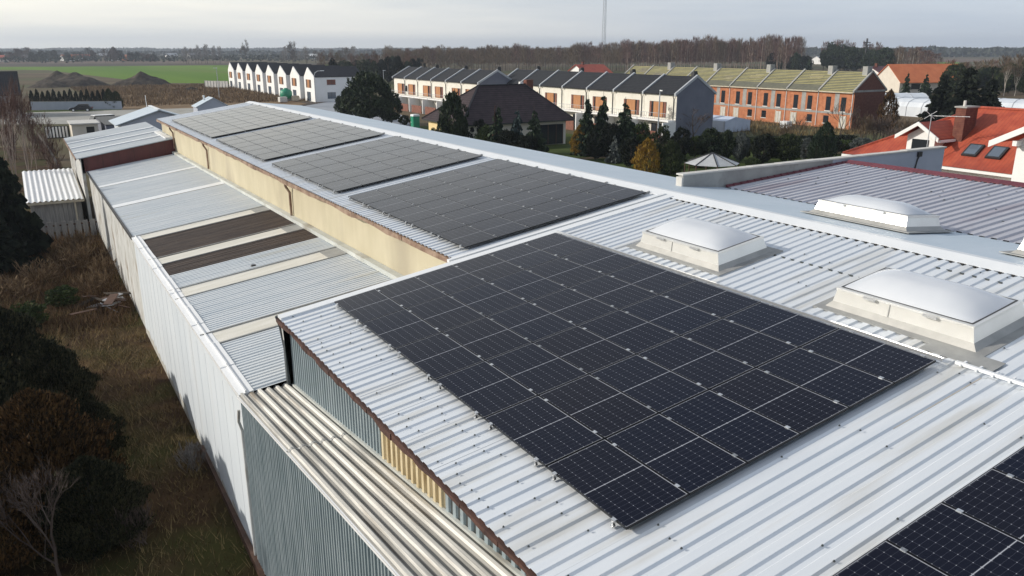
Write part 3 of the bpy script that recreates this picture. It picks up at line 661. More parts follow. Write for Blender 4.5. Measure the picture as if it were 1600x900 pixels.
# ================================================================== generic gabled block
def mapper(axis):
    return (lambda along, across, z: (across, along, z)) if axis == 'Y' else (lambda along, across, z: (along, across, z))
def gable_body(parent, axis, l0, l1, c0, c1, cr, ze, zr, wall, name='wall', ze2=None):
    f = mapper(axis); z2 = ze if ze2 is None else ze2
    mb = MB(); mb.prism([f(l0, c0, 0), f(l0, c1, 0), f(l0, c1, z2), f(l0, cr, zr), f(l0, c0, ze)], Vector(f(l1, 0, 0))-Vector(f(l0, 0, 0)))
    return mb.build(name, MATS[wall], parent)
def gable_roof(parent, axis, l0, l1, c0, c1, cr, ze, zr, mat_, over=.3, th=.14, name='roof', ze2=None, lift=.02):
    f = mapper(axis); z2 = ze if ze2 is None else ze2; mb = MB()
    s1 = (zr-ze)/(cr-c0); s2 = (zr-z2)/(c1-cr); a, b = c0-over, c1+over
    za, zb = ze-over*s1+lift, z2-over*s2+lift; zt = zr+lift
    mb.prism([f(l0-over*.5, a, za), f(l0-over*.5, cr, zt), f(l0-over*.5, b, zb), f(l0-over*.5, b, zb+th), f(l0-over*.5, cr, zt+th), f(l0-over*.5, a, za+th)], Vector(f(l1+over*.5, 0, 0))-Vector(f(l0-over*.5, 0, 0)))
    return mb.build(name, MATS[mat_], parent)
PLACE8 = ['nearest', 'second from the near end', 'third from the near end', 'fourth from the near end', 'fourth from the far end', 'third from the far end', 'second from the far end', 'farthest']

# ---- row of white gabled houses
for i in range(8):
    ap = 183.4+12.1*i; c0, c1 = ap-5.0, ap+3.2
    t = root('gabled_house', 'white gabled row house with dark roof, %s of the eight' % PLACE8[i], 'house', (60, ap, 0), 'white gabled row houses by the field')
    gable_body(t, 'X', 56.7, 69.2, c0, c1, ap, 5.9, 8.2, 'house_white')
    rf = gable_roof(t, 'X', 56.95, 69.2, c0, c1, ap, 5.9, 8.2, 'dark_roof', over=.12, th=.10)
    MB().box(58.0, 69.0, c1+.02, ap+12.1-5.02, 0, 5.7).build('link_wall', MATS['house_grey'], t) if i < 7 else None
    if i < 7: MB().box(57.8, 69.1, c1+.02, ap+12.1-5.02, 5.72, 5.95).build('link_roof', MATS['dark_roof'], t)
    wn = MB().box(56.64, 56.72, ap-2.3, ap+1.7, 3.3, 5.25).build('window', MATS['wood_dark'], t)
    MB().box(56.60, 56.642, ap-1.1, ap+.5, 3.3, 5.25).build('shutter', MATS['wood_orange'], wn)
    MB().box(56.61, 56.638, ap-.38, ap-.22, 3.32, 5.23).build('post', MATS['wood_dark'], wn)
    d = MB().box(56.64, 56.72, ap-1.5, ap+1.2, .1, 2.3).build('patio_door', MATS['glass_sky'], t)
    mbf = MB()
    for q in (-1.5, -.2, 1.1): mbf.box(56.60, 56.645, ap+q, ap+q+.1, .1, 2.3)
    mbf.build('frame', MATS['dark_metal'], d)
    if i == 0:
        for x0, x1, z0, z1, mt in ((59.8, 62.0, 4.1, 5.3, 'wood_red'), (59.8, 61.9, .8, 2.3, 'glass_sky')):
            wn = MB().box(x0, x1, c0-.04, c0+.02, z0, z1).build('side_window', MATS[mt], t)
            MB().box(x0-.08, x1+.08, c0-.07, c0-.038, z0-.1, z0).build('sill', MATS['house_grey'], wn)
            MB().box((x0+x1)/2-.04, (x0+x1)/2+.04, c0-.06, c0-.042, z0, z1).build('mullion', MATS['dark_metal'], wn)

# ---- dark roofed terraces with pale parapets
def terrace(n, a_near, pitch, b0, br, b1, ze, zr, group, lbl, gable_near, seed):
    rr = random.Random(seed)
    for i in range(n):
        a0 = a_near+pitch*i; a1 = a0+pitch
        pos = 'end house nearest the camera' if i == 0 else ('end house farthest away' if i == n-1 else ORD[i]+' house from its near end')
        t = root('terraced_house', '%s, %s' % (lbl, pos), 'house', (b0, (a0+a1)/2, 0), group)
        gable_body(t, 'Y', a0+.02, a1-.02, b0, b1, br, ze, zr, 'house_cream')
        if i == 0: MB().prism([(b0-.02, a0+.015, 0), (b1, a0+.015, 0), (b1, a0+.015, ze-.02), (br, a0+.015, zr-.02), (b0-.02, a0+.015, ze-.02)], (0, -.06, 0)).build('gable_wall', MATS[gable_near], t)
        rf = gable_roof(t, 'Y', a0+.2, a1-.2, b0, b1, br, ze, zr, 'anthracite_tile', over=.35, th=.10)
        if i % 2 == 0: 
            mb = MB(); mb.box(br-.9+2.2, br-.2+2.2, a0+2, a0+2.6, zr-1.6, zr+.55); mb.box(br+1.35, br+1.95, a0+2.05, a0+2.25, zr+.55, zr+.75); mb.build('chimney', MATS['dark_metal'], rf)
        pr = MB(); s1 = (zr-ze)/(br-b0)
        ends = [a0] + ([a1] if i == n-1 else [])
        for ay in ends: pr.prism([(b0-.42, ay-.14, ze-.42*s1-.05), (br, ay-.14, zr-.05), (b1+.3, ay-.14, ze-.3), (b1+.3, ay-.14, ze+.05), (br, ay-.14, zr+.33), (b0-.42, ay-.14, ze-.42*s1+.33)], (0, .3, 0))
        pr.build('parapet', MATS['parapet'], t)
        am = a0+pitch*(.42 if i % 2 else .56); hw = 1.75
        wn = MB().box(b0-.05, b0+.02, am-hw, am+hw, 3.2, 5.35).build('window', MATS['glass_dark'], t)
        o = rr.uniform(-.3, .4)
        mb = MB(); mb.box(b0-.11, b0-.052, am-1.0+o, am+1.0+o, 3.2, 5.32); mb.build('shutter', MATS['wood_orange'], wn)
        MB().box(b0-.08, b0-.052, am-hw, am-1.25, 3.2, 5.32).build('shutter', MATS['wood_red'], wn); MB().box(b0-.08, b0-.052, am+1.35, am+hw, 3.2, 5.32).build('shutter', MATS['wood_red'], wn)
        bl = MB().box(b0-1.25, b0-.002, a0+.15, a1-.15, 2.75, 2.98).build('balcony', MATS['house_white'], t)
        mb = MB(); y = a0+.3
        while y < a1-.2: mb.box(b0-1.22, b0-1.19, y, y+.03, 2.98, 3.85); y += .45
        mb.box(b0-1.23, b0-1.18, a0+.2, a1-.2, 3.85, 3.9); mb.build('railing', MATS['parapet'], bl)
        dr = MB().box(b0-.05, b0+.02, am-1.2, am+1.2, .05, 2.3).build('patio_door', MATS['glass_dark'], t)
        mb = MB()
        for q in (-1.2, -.04, 1.12): mb.box(b0-.09, b0-.052, am+q, am+q+.08, .05, 2.3)
        mb.build('frame', MATS['wood_dark'], dr)
        MB().box(b0-2.4, b0-.03, a0-.1, a0+.1, 0, 2.74).build('side_wall', MATS['house_white'], t)
        MB().box(b0-2.4, b0-2.3, a0+.6, a1-1.2, 0, 1.5).build('fence_panel', MATS['wood_red'], t)
        mb = MB(); mb.tube([(b0-.3, a0+.5, ze-.3), (b0-.08, a0+.55, ze-.75), (b0-.08, a0+.55, 3.0)], .06, 6); mb.build('downpipe', MATS['dark_metal'], t)
        if i == n-2: MB().lathe((b0-.12, am+2.6, 4.4), ((.25, -.6), (.32, 0), (.25, .6)), 8).build('wall_lamp', MATS['dark_metal'], t)
terrace(7, 67.0, 6.8, 72.0, 75.5, 79.0, 6.55, 8.72, 'right dark roofed terrace', 'cream terraced house with anthracite roof in the right terrace', 'slate_render', 3)
terrace(6, 112.2, 6.5, 66.0, 69.7, 73.4, 6.6, 8.6, 'left dark roofed terrace', 'cream terraced house with anthracite roof in the left terrace', 'slate_render', 5)

# ---- unfinished brick terrace
NBR = 9
for i in range(NBR):
    a0 = 65.6+6.6*i; a1 = a0+6.6; b0, br, b1, ze, zr = 108.3, 112.1, 116.0, 6.1, 8.9
    pos = 'end house nearest the camera' if i == 0 else ('end house farthest away' if i == NBR-1 else ORD[i]+' house from its near end')
    t = root('brick_house', 'unfinished orange brick terraced house with battened roof, '+pos, 'house', (b0, (a0+a1)/2, 0), 'unfinished brick terraced houses')
    gable_body(t, 'Y', a0+.01, a1-.01, b0, b1, br, ze, zr, 'brick')
    if i == 0: MB().prism([(b0, a0, 0), (b1, a0, 0), (b1, a0, ze), (br, a0, zr), (b0, a0, ze)], (0, -.05, 0)).build('gable_wall', MATS['brick_dark'], t); MB().box(b0-.02, b1, a0-.09, a0-.052, 5.85, 6.15).build('gable_band', MATS['concrete'], t)  # end wall away from the sun: its shade is in the darker brick colour
    rf = gable_roof(t, 'Y', a0+.15, a1-.15, b0, b1, br, ze, zr, 'membrane', over=.35, th=.06)
    s1 = (zr-ze)/(br-b0); bt = MB(); q = -.42; k = 0; rr = random.Random(i)
    while b0+q < br-.05:
        x = b0+q; z = ze+q*s1+.10
        if not (k < 4 and 1 <= i <= 4): bt.box(x, x+.20, a0+.15, a1-.15, z, z+.05)
        q += .33; k += 1
    bt.build('battens', MATS['batten'], rf)
    if rr.random() < .6:
        q = rr.uniform(1.0, 2.2); y = a0+rr.uniform(.5, 2); bd = MB()
        for k in range(3): x = b0+q+.33*k; bd.box(x, x+.3, y, y+rr.uniform(1.8, 3.5), ze+(q+.33*k)*s1+.16, ze+(q+.33*k)*s1+.2)
        bd.build('loose_boards', MATS['wood_pale'], rf)
    if i % 2 == 1 or i == 0:
        ch = MB(); y = a0+.3; ch.box(br-.9, br-.35, y, y+.9, zr-1, zr+.9); ch.box(br-.25, br+.3, y, y+.9, zr-1, zr+.9); ch.build('chimney', MATS['concrete'], rf)
    pr = MB()
    for ay in ([a0] if i < NBR-1 else [a0, a1]): pr.prism([(b0-.4, ay-.16, ze-.4*s1), (br, ay-.16, zr), (b1+.3, ay-.16, ze-.2), (b1+.3, ay-.16, ze+.1), (br, ay-.16, zr+.30), (b0-.4, ay-.16, ze-.4*s1+.30)], (0, .32, 0))
    pr.build('parapet', MATS['concrete'], t)
    MB().box(b0-.42, b0-.36, a0+.1, a1-.1, ze-.42, ze-.24).build('eave_board', MATS['wood_pale'], t)
    MB().box(b0-.03, b0+.01, a0+.02, a1-.02, 2.3, 2.62).build('ring_beam', MATS['concrete'], t)
    MB().box(b0-.02, b0+.01, a0+2.75, a0+3.6, 2.63, ze-.1).build('concrete_column', MATS['concrete'], t)
    for y in (a0+1.4, a0+4.3):
        wn = MB().box(b0-.012, b0+.05, y, y+.95, 2.75, 5.0).build('window', MATS['glass_dark'], t)
        MB().box(b0-.10, b0-.014, y-.1, y+1.05, 2.64, 2.76).build('sill', MATS['house_white'], wn)
    if i % 2:
        o, p = a0+1.1, a0+4.4
    else: p, o = a0+1.1, a0+4.4
    dr = MB().box(b0-.03, b0+.05, p, p+1.15, .1, 2.05).build('door', MATS['concrete_light'], t)
    mb = MB(); mb.box(b0-.06, b0-.032, p-.08, p+.08, .1, 2.15); mb.box(b0-.06, b0-.032, p+1.07, p+1.23, .1, 2.15); mb.box(b0-.06, b0-.032, p+.5, p+.65, .1, 2.05); mb.build('brace', MATS['wood_pale'], dr)
    wn = MB().box(b0-.012, b0+.05, o, o+1.05, .75, 1.95).build('window', MATS['glass_dark'], t); MB().box(b0-.08, b0-.014, o-.1, o+1.15, .62, .75).build('sill', MATS['concrete_light'], wn)
    mb = MB(); mb.tube([(b0-.07, a0+.25, .2), (b0-.07, a0+.25, 5.7)], .06, 6); mb.build('downpipe', MATS['white_plastic'], t)
for x, y in ((1139, 195), (1227, 202)):
    p = G(x, y); t = root('brick_pallet', 'white pallet pack standing %s the brick terrace' % ('by the left of' if x < 1200 else 'before the middle of'), 'pallet', p)
    MB().box(p.x-.6, p.x+.6, p.y-.7, p.y+.7, .16, 1.3).build('wrapped_pack', MATS['white_plastic'], t)
    mb = MB()
    for q in (-.55, -.05, .45): mb.box(p.x-.6, p.x+.6, p.y+q, p.y+q+.12, 0, .15)
    mb.build('pallet_base', MATS['wood_pale'], t)

# ---- hip roofed bungalow
hp = root('hip_roof_bungalow', 'bungalow with dark brown tiled hip roof and cream walls behind garden trees', 'house', (49, 78, 0))
hb0, hb1, ha0, ha1, hz, hr = 41.3, 58.6, 72.3, 84.0, 3.35, 7.82
r0, r1, ra = (46.9, 78.0), (54.1, 78.0), 78.0
mb = MB(); c = [(hb0, ha0, hz), (hb1, ha0, hz), (hb1, ha1, hz), (hb0, ha1, hz)]; p0, p1 = (46.9, ra, hr), (54.1, ra, hr)
mb.quad(c[0], c[1], p1, p0); mb.poly([c[1], c[2], p1]); mb.quad(c[2], c[3], p0, p1); mb.poly([c[3], c[0], p0])
rf = mb.build('roof', MATS['brown_tile'], hp)
mb = MB(); mb.box(hb0+.05, hb1-.05, ha0+.05, ha1-.05, hz-.2, hz-.01); mb.build('eave', MATS['dark_metal'], hp)
mb = MB()
for a_, b_ in ((c[0], p0), (c[1], p1), (c[2], p1), (c[3], p0), (p0, p1)): mb.beam(Vector(a_)+Vector((0, 0, .03)), Vector(b_)+Vector((0, 0, .03)), .28, .12)
mb.build('ridge_tiles', MATS['dark_roof'], rf)
mb = MB(); mb.box(55.2, 56.3, 79.2, 80.0, 5, 8.35); mb.build('chimney', MATS['brick_dark'], rf); 
mb = MB(); mb.box(54.4, 54.9, 79.6, 80.0, 5, 8.1); mb.build('flue', MATS['house_white'], rf)
MB().box(hb0+.7, hb1-.9, ha0+.8, ha1-.8, 0, hz-.21).build('wall', MATS['house_pale'], hp)
MB().box(hb0+.62, hb0+.70, ha0+.8, ha1-.8, 0, hz-.21).build('side_wall', MATS['house_sunlit'], hp)  # sun facing side of the pale walls, sunlight put into its colour
d = MB().box(53.4, 57.2, ha0+.7, ha0+.82, .1, 2.75).build('patio_window', MATS['glass_dark'], hp)
mb = MB()
for q in (53.4, 54.7, 56.0, 57.1): mb.box(q, q+.1, ha0+.66, ha0+.705, .1, 2.75)
mb.build('frame', MATS['wood_dark'], d)
wn = MB().box(hb0+.56, hb0+.63, 76, 78.2, 1.0, 2.5).build('window', MATS['glass_dark'], hp); MB().box(hb0+.5, hb0+.565, 75.9, 78.3, .9, 1.0).build('sill', MATS['house_white'], wn)

# ---- red roofed house on the right
rd = root('red_roof_house', 'white house with bright red tiled roof, dormer and tall brick chimney', 'house', (48, 12, 0))
eb, ez, rb_, rz_ = 46.3, 5.0, 51.4, 8.55; sl_ = (rz_-ez)/(rb_-eb)
def DZ(b): return ez+sl_*(b-eb)
mb = MB()
mb.quad((eb, 20.9, ez), (rb_, 14.1, rz_), (rb_, 2, rz_), (eb, 2, ez)); mb.poly([(eb, 20.9, ez), (57, 20.9, ez), (rb_, 14.1, rz_)]); mb.quad((57, 20.9, ez), (57, 2, ez), (rb_, 2, rz_), (rb_, 14.1, rz_))
rf = mb.build('roof', MATS['red_tile'], rd)
mb = MB(); mb.box(eb+.5, 56.6, 2, 20.4, 0, ez-.02); mb.build('wall', MATS['house_white'], rd)
mb = MB(); mb.box(eb-.12, eb+.02, 8.6, 20.9, ez-.20, ez-.03); mb.build('eave_gutter', MATS['house_white'], rd)
mb = MB(); mb.beam((eb+.02, 20.92, ez+.03), (rb_, 14.12, rz_+.03), .25, .12); mb.beam((rb_, 14.12, rz_+.03), (rb_, 2, rz_+.03), .25, .12); mb.build('ridge_tiles', MATS['red_tile'], rf)
# dormer
dmz = 7.55; dy = 15.35
mb = MB(); mb.prism([(46.95, dy-1.0, 5.2), (46.95, dy+1.0, 5.2), (46.95, dy+1.0, 6.75), (46.95, dy, 7.35), (46.95, dy-1.0, 6.75)], (4.2, 0, 0)); dm = mb.build('dormer', MATS['house_white'], rd)
mb = MB(); mb.prism([(46.45, dy-1.5, 6.58), (46.45, dy, dmz), (46.45, dy+1.5, 6.58), (46.45, dy+1.5, 6.68), (46.45, dy, dmz+.12), (46.45, dy-1.5, 6.68)], (4.6, 0, 0)); mb.build('dormer_roof', MATS['red_tile'], dm)
mb = MB()
for s in (-1, 1): mb.prism([(46.34, dy+1.58*s, 6.45), (46.34, dy, dmz-.1), (46.34, dy, dmz+.16), (46.34, dy+1.58*s, 6.72)], (.1, 0, 0))
mb.build('bargeboard', MATS['house_white'], dm)
MB().box(46.90, 46.97, dy-.6, dy+.6, 5.7, 6.5).build('dormer_window', MATS['glass_dark'], dm)
mb = MB(); mb.box(46.6, 49.3, dy-1.62, dy-1.5, 6.42, 6.58); mb.build('dormer_gutter', MATS['house_white'], dm)
mb = MB(); mb.box(48.35, 49.75, 13.35, 14.05, 5.9, 8.65); ch = mb.build('chimney', MATS['brick_dark'], rd)
MB().box(48.27, 49.83, 13.27, 14.13, 8.652, 8.75).build('cap', MATS['concrete'], ch); MB().lathe((48.7, 13.7, 8.75), ((.1, 0), (.1, .35), (.08, .37)), 8).build('pot', MATS['concrete_light'], ch)
course(MATS['brick_dark'], 2, .12, .75, .2)
for y in (12.1, 10.55):
    b_ = 47.25; P_ = lambda b, a, h: Vector((b-sl_*h*.82, a, DZ(b)+h*.82))
    mb = MB(); mb.hexa([P_(b_, y-.48, 0), P_(b_+.95, y-.48, 0), P_(b_+.95, y+.48, 0), P_(b_, y+.48, 0), P_(b_, y-.48, .13), P_(b_+.95, y-.48, .13), P_(b_+.95, y+.48, .13), P_(b_, y+.48, .13)])
    fr = mb.build('roof_window', MATS['dark_metal'], rd)
    mb = MB(); mb.hexa([P_(b_+.1, y-.36, .12), P_(b_+.85, y-.36, .12), P_(b_+.85, y+.36, .12), P_(b_+.1, y+.36, .12), P_(b_+.1, y-.36, .15), P_(b_+.85, y-.36, .15), P_(b_+.85, y+.36, .15), P_(b_+.1, y+.36, .15)]); mb.build('pane', MATS['glass_sky'], fr)
# cross wing with a white gable at the picture's edge
mb = MB(); mb.prism([(45.2, 8.15, 0), (45.2, 8.15, 7.2), (45.2, 4.0, 9.5), (45.2, 0, 7.2), (45.2, 0, 0)], (9, 0, 0)); wg = mb.build('gable_wing', MATS['house_white'], rd)
mb = MB(); mb.prism([(44.5, 9.35, 6.95), (44.5, 4.0, 9.75), (44.5, -1, 6.95), (44.5, -1, 7.1), (44.5, 4, 9.93), (44.5, 9.35, 7.1)], (9, 0, 0)); mb.build('wing_roof', MATS['red_tile'], wg)
mb = MB(); mb.prism([(44.38, 9.42, 6.72), (44.38, 4, 9.6), (44.38, 4, 9.98), (44.38, 9.42, 7.1)], (.11, 0, 0)); mb.box(44.6, 45.2, 7.9, 8.15, 6.9, 7.2); mb.build('bargeboard', MATS['house_white'], wg)
mb = MB(); mb.poly([(45.2, 8.6, ez-.05), (46.3, 9.4, ez-.02), (46.3, 8.2, ez-.02)]); 
wn = MB().box(45.14, 45.21, 2.8, 5.2, 5.4, 7.2).build('window', MATS['glass_dark'], wg)
an = root('tv_antenna', 'thin rooftop aerial on a mast beside the white dormer', 'antenna', (44.0, 12.85, 0))
mb = MB(); mb.tube([(45.9, 14.2, 5.0), (45.9, 14.2, 8.35)], .03, 6); mb.build('mast', MATS['parapet'], an)
mb = MB(); mb.beam((45.9, 14.3, 8.2), (47.2, 12.4, 8.2), .04, .04)
for k in range(7): q = k/6; c_ = Vector((45.9+1.3*q, 14.3-1.9*q, 8.2)); dv_ = Vector((.8, .55, 0))*(.55-.3*q); mb.beam(c_-dv_, c_+dv_, .02, .02)
mb.beam((45.6, 14.5, 8.0), (46.1, 14.0, 8.5), .03, .03); mb.beam((45.6, 14.4, 8.5), (46.1, 14.1, 8.0), .03, .03); mb.build('aerial', MATS['alu_white'], an)

# ---- small buildings beyond the hall, on the left
ws = root('gabled_workshop', 'small white workshop with pale blue roof at the far end of the hall', 'workshop', (5, 72, 0))
wa0, wa1 = 66, 72.5; wb0, wr, wb1, wze, wzr = 2.05, 5.75, 9.3, 5.7, 6.85
gable_body(ws, 'Y', wa0+.6, wa1, wb0+.2, wb1-.2, wr, wze-.1, wzr-.05, 'white_wall')
MB().prism([(wb0+.2, wa0+.58, 0), (wb1-.2, wa0+.58, 0), (wb1-.2, wa0+.58, wze-.12), (wr, wa0+.58, wzr-.08), (wb0+.2, wa0+.58, wze-.12)], (0, -.05, 0)).build('gable_wall', MATS['blue_grey_render'], ws)  # end of the white shed turned from the sun, shade painted as blue grey
gable_roof(ws, 'Y', wa0+.4, wa1, wb0, wb1, wr, wze-.1, wzr-.05, 'roof_steel_plain', over=.25, th=.08)
mb = MB(); mb.beam((wr, wa0+.1, wzr+.09), (wr, wa1+.2, wzr+.09), .3, .05); mb.build('ridge_cap', MATS['ridge_white'], ws)
mb = MB(); mb.tube([(5.4, 72, 6.7), (5.38, 72, 8.0)], .03, 5); mb.build('aerial', MATS['house_white'], ws)
g2 = root('pale_gabled_shed', 'pale blue grey gabled shed peeping over the far end of the hall', 'shed', (16.4, 100, 0))
gable_body(g2, 'Y', 95, 98, 14.3, 18.2, 16.4, 5.2, 6.25, 'blue_grey_render'); gable_roof(g2, 'Y', 95, 98, 14.3, 18.2, 16.4, 5.2, 6.25, 'roof_steel_plain', over=.2, th=.07)
MB().lathe((15.6, 97, 5.95), ((.12, 0), (.12, .45), (.16, .5), (.1, .6)), 8).build('vent', MATS['white_plastic'], g2)
kb = root('flat_roof_kiosk', 'small flat roofed block kiosk beside the paved yard', 'kiosk', (1.8, 112, 0))
MB().box(.2, 3.5, 110.6, 116.5, 0, 2.35).build('wall', MATS['house_pale'], kb); MB().box(.0, 3.75, 110.3, 116.8, 2.352, 2.52).build('roof', MATS['concrete_light'], kb)
wn = MB().box(2.0, 3.0, 110.55, 110.62, 1.2, 2.0).build('window', MATS['glass_dark'], kb); MB().box(1.95, 3.05, 110.5, 110.552, 1.1, 1.2).build('sill', MATS['concrete'], kb)
gt = root('slatted_gate', 'dark slatted metal gate next to the block kiosk', 'gate', (-1.4, 116, 0))
mb = MB()
for k in range(7): mb.box(-2.9+.42*k, -2.66+.42*k, 116, 116.05, .25, 1.75)
mb.build('slats', MATS['house_white'], gt)
mb = MB(); mb.box(-3.0, .1, 116.05, 116.1, .1, .2); mb.box(-3.0, .1, 116.052, 116.1, 1.72, 1.84); mb.box(-3.0, .1, 116.07, 116.09, .2, 1.72); mb.build('gate_frame', MATS['black_paint'], gt)
db = root('dark_store', 'dark slate coloured store between kiosk and white workshop', 'store', (5.4, 112, 0))
MB().box(4.3, 7.8, 108, 124, 0, 2.3).build('wall', MATS['slate_render'], db); MB().box(4.2, 7.9, 107.9, 124.1, 2.302, 2.4).build('roof', MATS['dark_metal'], db)

# corrugated garden shed on the left
cs = root('garden_shed', 'weathered plank shed with a white corrugated sheet roof', 'shed', (-4.6, 50, 0))
mb = MB(); sa0, sa1 = 46.2, 56.0
mb.ribs((-6.2, sa0, 2.25), (1, 0, 0), 3.5, (0, sa1-sa0, .95), (0, 0, 1), .34, .075, ((0, 0), (.15, .1), (.3, .6), (.45, 1), (.55, 1), (.7, .6), (.85, .1)), .05, 3)
mb.build('corrugated_roof', MATS['white_cap'], cs)
mb = MB(); mb.ribs((-6.0, sa0+.35, 0), (1, 0, 0), 3.15, (0, 0, 2.2), (0, -1, 0), .28, .025, ((0, 0), (.1, 1), (.92, 1), (.97, 0)), .3, 4); mb.build('plank_wall', MATS['wood_grey'], cs)
mb = MB(); mb.prism([(-2.85, sa0+.35, 0), (-2.85, sa1-.3, 0), (-2.85, sa1-.3, 3.1), (-2.85, sa0+.35, 2.2)], (-.06, 0, 0)); mb.prism([(-5.98, sa0+.36, 0), (-5.98, sa1-.3, 0), (-5.98, sa1-.3, 3.1), (-5.98, sa0+.36, 2.2)], (.06, 0, 0)); mb.build('side_wall', MATS['wood_grey'], cs)
mb = MB(); mb.beam((-6.2, sa0+.05, 2.15), (-2.65, sa0+.05, 2.15), .06, .16); mb.beam((-2.66, sa0, 2.15), (-2.66, sa1, 3.1), .05, .16); mb.build('fascia', MATS['wood_pale'], cs)
MB().box(-3.3, -3.2, sa0+.1, sa0+.2, 0, 2.1).build('post', MATS['wood_pale'], cs)
fn = root('plank_fence', 'grey plank fence with gaps by the garden shed', 'fence', (-3.4, 43.7, 0))
mb = MB(); b = -5.2; rr = random.Random(6)
while b < -2.25: wd_ = rr.uniform(.26, .34); mb.box(b, b+wd_, 43.6, 43.64, .08, 1.25+rr.uniform(-.05, .05)); b += wd_+rr.uniform(.06, .16)
mb.build('planks', MATS['wood_grey'], fn)
mb = MB(); mb.box(-5.3, -2.2, 43.642, 43.70, .3, .4); mb.box(-5.3, -2.2, 43.642, 43.7, .95, 1.05); mb.build('rails', MATS['wood_dark'], fn)
# left edge house
lh = root('grey_tiled_house', 'house with dark tiled roof cut off by the left picture edge', 'house', (-9, 170, 0))
gable_body(lh, 'X', -16, -5.6, 165, 175, 170, 4.4, 8.2, 'house_grey'); gable_roof(lh, 'X', -16, -5.2, 165, 175, 170, 4.4, 8.2, 'anthracite_tile', over=.6)
wn = MB().box(-8.6, -6.6, 164.93, 165.02, 1, 2.6).build('window', MATS['glass_dark'], lh); MB().box(-8.7, -6.5, 164.86, 164.932, .9, 1.0).build('sill', MATS['house_white'], wn)
MB().box(-6.0, -5.55, 164.6, 165.0, 0, 4.3).build('corner_pillar', MATS['house_pale'], lh)
# low garden wall under the hedge, parked car
gw = root('low_garden_wall', 'low grey blue wall in front of the clipped hedge', 'wall', (5, 182, 0))
A_, B_ = G(50, 172), G(191, 171)
MB().beam(A_+Vector((0, 0, .85)), B_+Vector((0, 0, .85)), .25, 1.7).build('wall', MATS['blue_grey_render'], gw); MB().beam(A_+Vector((0, 0, 1.74)), B_+Vector((0, 0, 1.74)), .32, .07).build('coping', MATS['concrete'], gw)
WALL_A, WALL_B = A_, B_

def car(p, rz, label, body='black_paint', van=False):
    t = root('parked_car', label, 'car', p, None, rz); Lh, wd, hb, hc = 2.15, .88, .78, 1.42
    if van: Lh, wd, hb, hc = 2.6, .98, 1.1, 2.1
    o = Vector(p)
    def mk(name, mb, mat_, par=t, sm=False): return mb.build(name, MATS[mat_], par, local=True, smooth=sm)
    mb = MB(); mb.prism([(-Lh, -wd, .28), (Lh, -wd, .28), (Lh+.02, -wd, .62), (Lh-.75, -wd, hb+.08), (-Lh+.25, -wd, hb+.1), (-Lh-.02, -wd, .66)], (0, 2*wd, 0)); mk('body', mb, body)
    cab = [(-Lh+.3, hb+.09), (-Lh+.75, hc), (.35 if not van else 1.2, hc), (Lh-.95, hb+.07)]
    mb = MB(); mb.prism([(x, -wd+.1, z) for x, z in cab], (0, 2*wd-.2, 0)); mk('cabin_glass', mb, 'glass_dark')
    mb = MB(); mb.prism([(-Lh+.72, -wd+.08, hc-.02), (-Lh+.78, -wd+.08, hc+.05), (.33 if not van else 1.15, -wd+.08, hc+.05), (.42 if not van else 1.25, -wd+.08, hc-.02)], (0, 2*wd-.16, 0)); mk('roof', mb, body)
    for x in (-1.3, 1.35):
        for s in (-1, 1):
            mb = MB(); mb.tube([(x, s*(wd-.18), .32), (x, s*(wd+.02), .32)], .32, 14); wl = mk('wheel', mb, 'rubber'); mb = MB(); mb.tube([(x, s*(wd+.02), .32), (x, s*(wd+.03), .32)], .2, 10); mk('rim', mb, 'alu', wl)
    for s in (-1, 1):
        mb = MB(); mb.box(Lh-.06, Lh+.03, s*(wd-.25)-.16, s*(wd-.25)+.16, .6, .74); mk('headlight', mb, 'white_paint')
        mb = MB(); mb.box(-Lh-.035, -Lh+.05, s*(wd-.2)-.14, s*(wd-.2)+.14, .68, .85); mk('tail_light', mb, 'red_light')
    return t
car(G(127, 174), R(170), 'dark car parked in front of the low hedge wall')
car((6.2, 131.5, 0), R(15), 'white van half hidden behind the dark store', 'white_paint', True)

# ---- greenhouses, tent, orange roofed house, red roofs
def tunnel(p0, p1, wd, h, label, name='greenhouse', mat_='poly_film'):
    p0, p1 = Vector(p0), Vector(p1); t = root(name, label, 'greenhouse', p0); d = (p1-p0); s = d.normalized().cross(Vector((0, 0, 1)))*wd/2
    prof = [(1, 0), (1, .55), (.85, .8), (.45, .96), (0, 1), (-.45, .96), (-.85, .8), (-1, .55), (-1, 0)]
    mb = MB(); mb.prism([p0+s*a+Vector((0, 0, h*z)) for a, z in prof], d); mb.build('film_cover', MATS[mat_], t)
    mb = MB(); n = max(3, int(d.length/3))
    for k in range(n+1):
        c_ = p0+d*(k/n); mb.tube([c_+s*a*1.01+Vector((0, 0, h*z*1.01)) for a, z in prof], .05, 5)
    mb.build('hoops', MATS['parapet'], t); return t
q0, q1 = G(1388, 177), G(1480, 184)
tunnel(q0, q1, 7, 3.3, 'long pale polytunnel right of the brick terrace')
tunnel(q0+Vector((8, 9, 0)), q0+Vector((17, 4, 0)), 6, 3.4, 'smaller polytunnel behind the long pale one')
tunnel(G(1535, 178), G(1680, 186), 8, 3.2, 'pale polytunnel behind the red roof at the right edge')
tp = G(1107, 203)
tn = root('blue_tarp_shelter', 'pale blue tarpaulin shelter between grey gable and brick terrace', 'shelter', tp)
gable_body(tn, 'Y', tp.y-4.5, tp.y+2.5, tp.x-1.0, tp.x+4.5, tp.x+1.2, 1.7, 2.3, 'tarp_blue', 'cover'); mb = MB()
for y in (-4.3, 2.3): mb.tube([(tp.x-1.05, tp.y+y, 0), (tp.x-1.05, tp.y+y, 1.75)], .05, 6)
mb.build('poles', MATS['parapet'], tn)
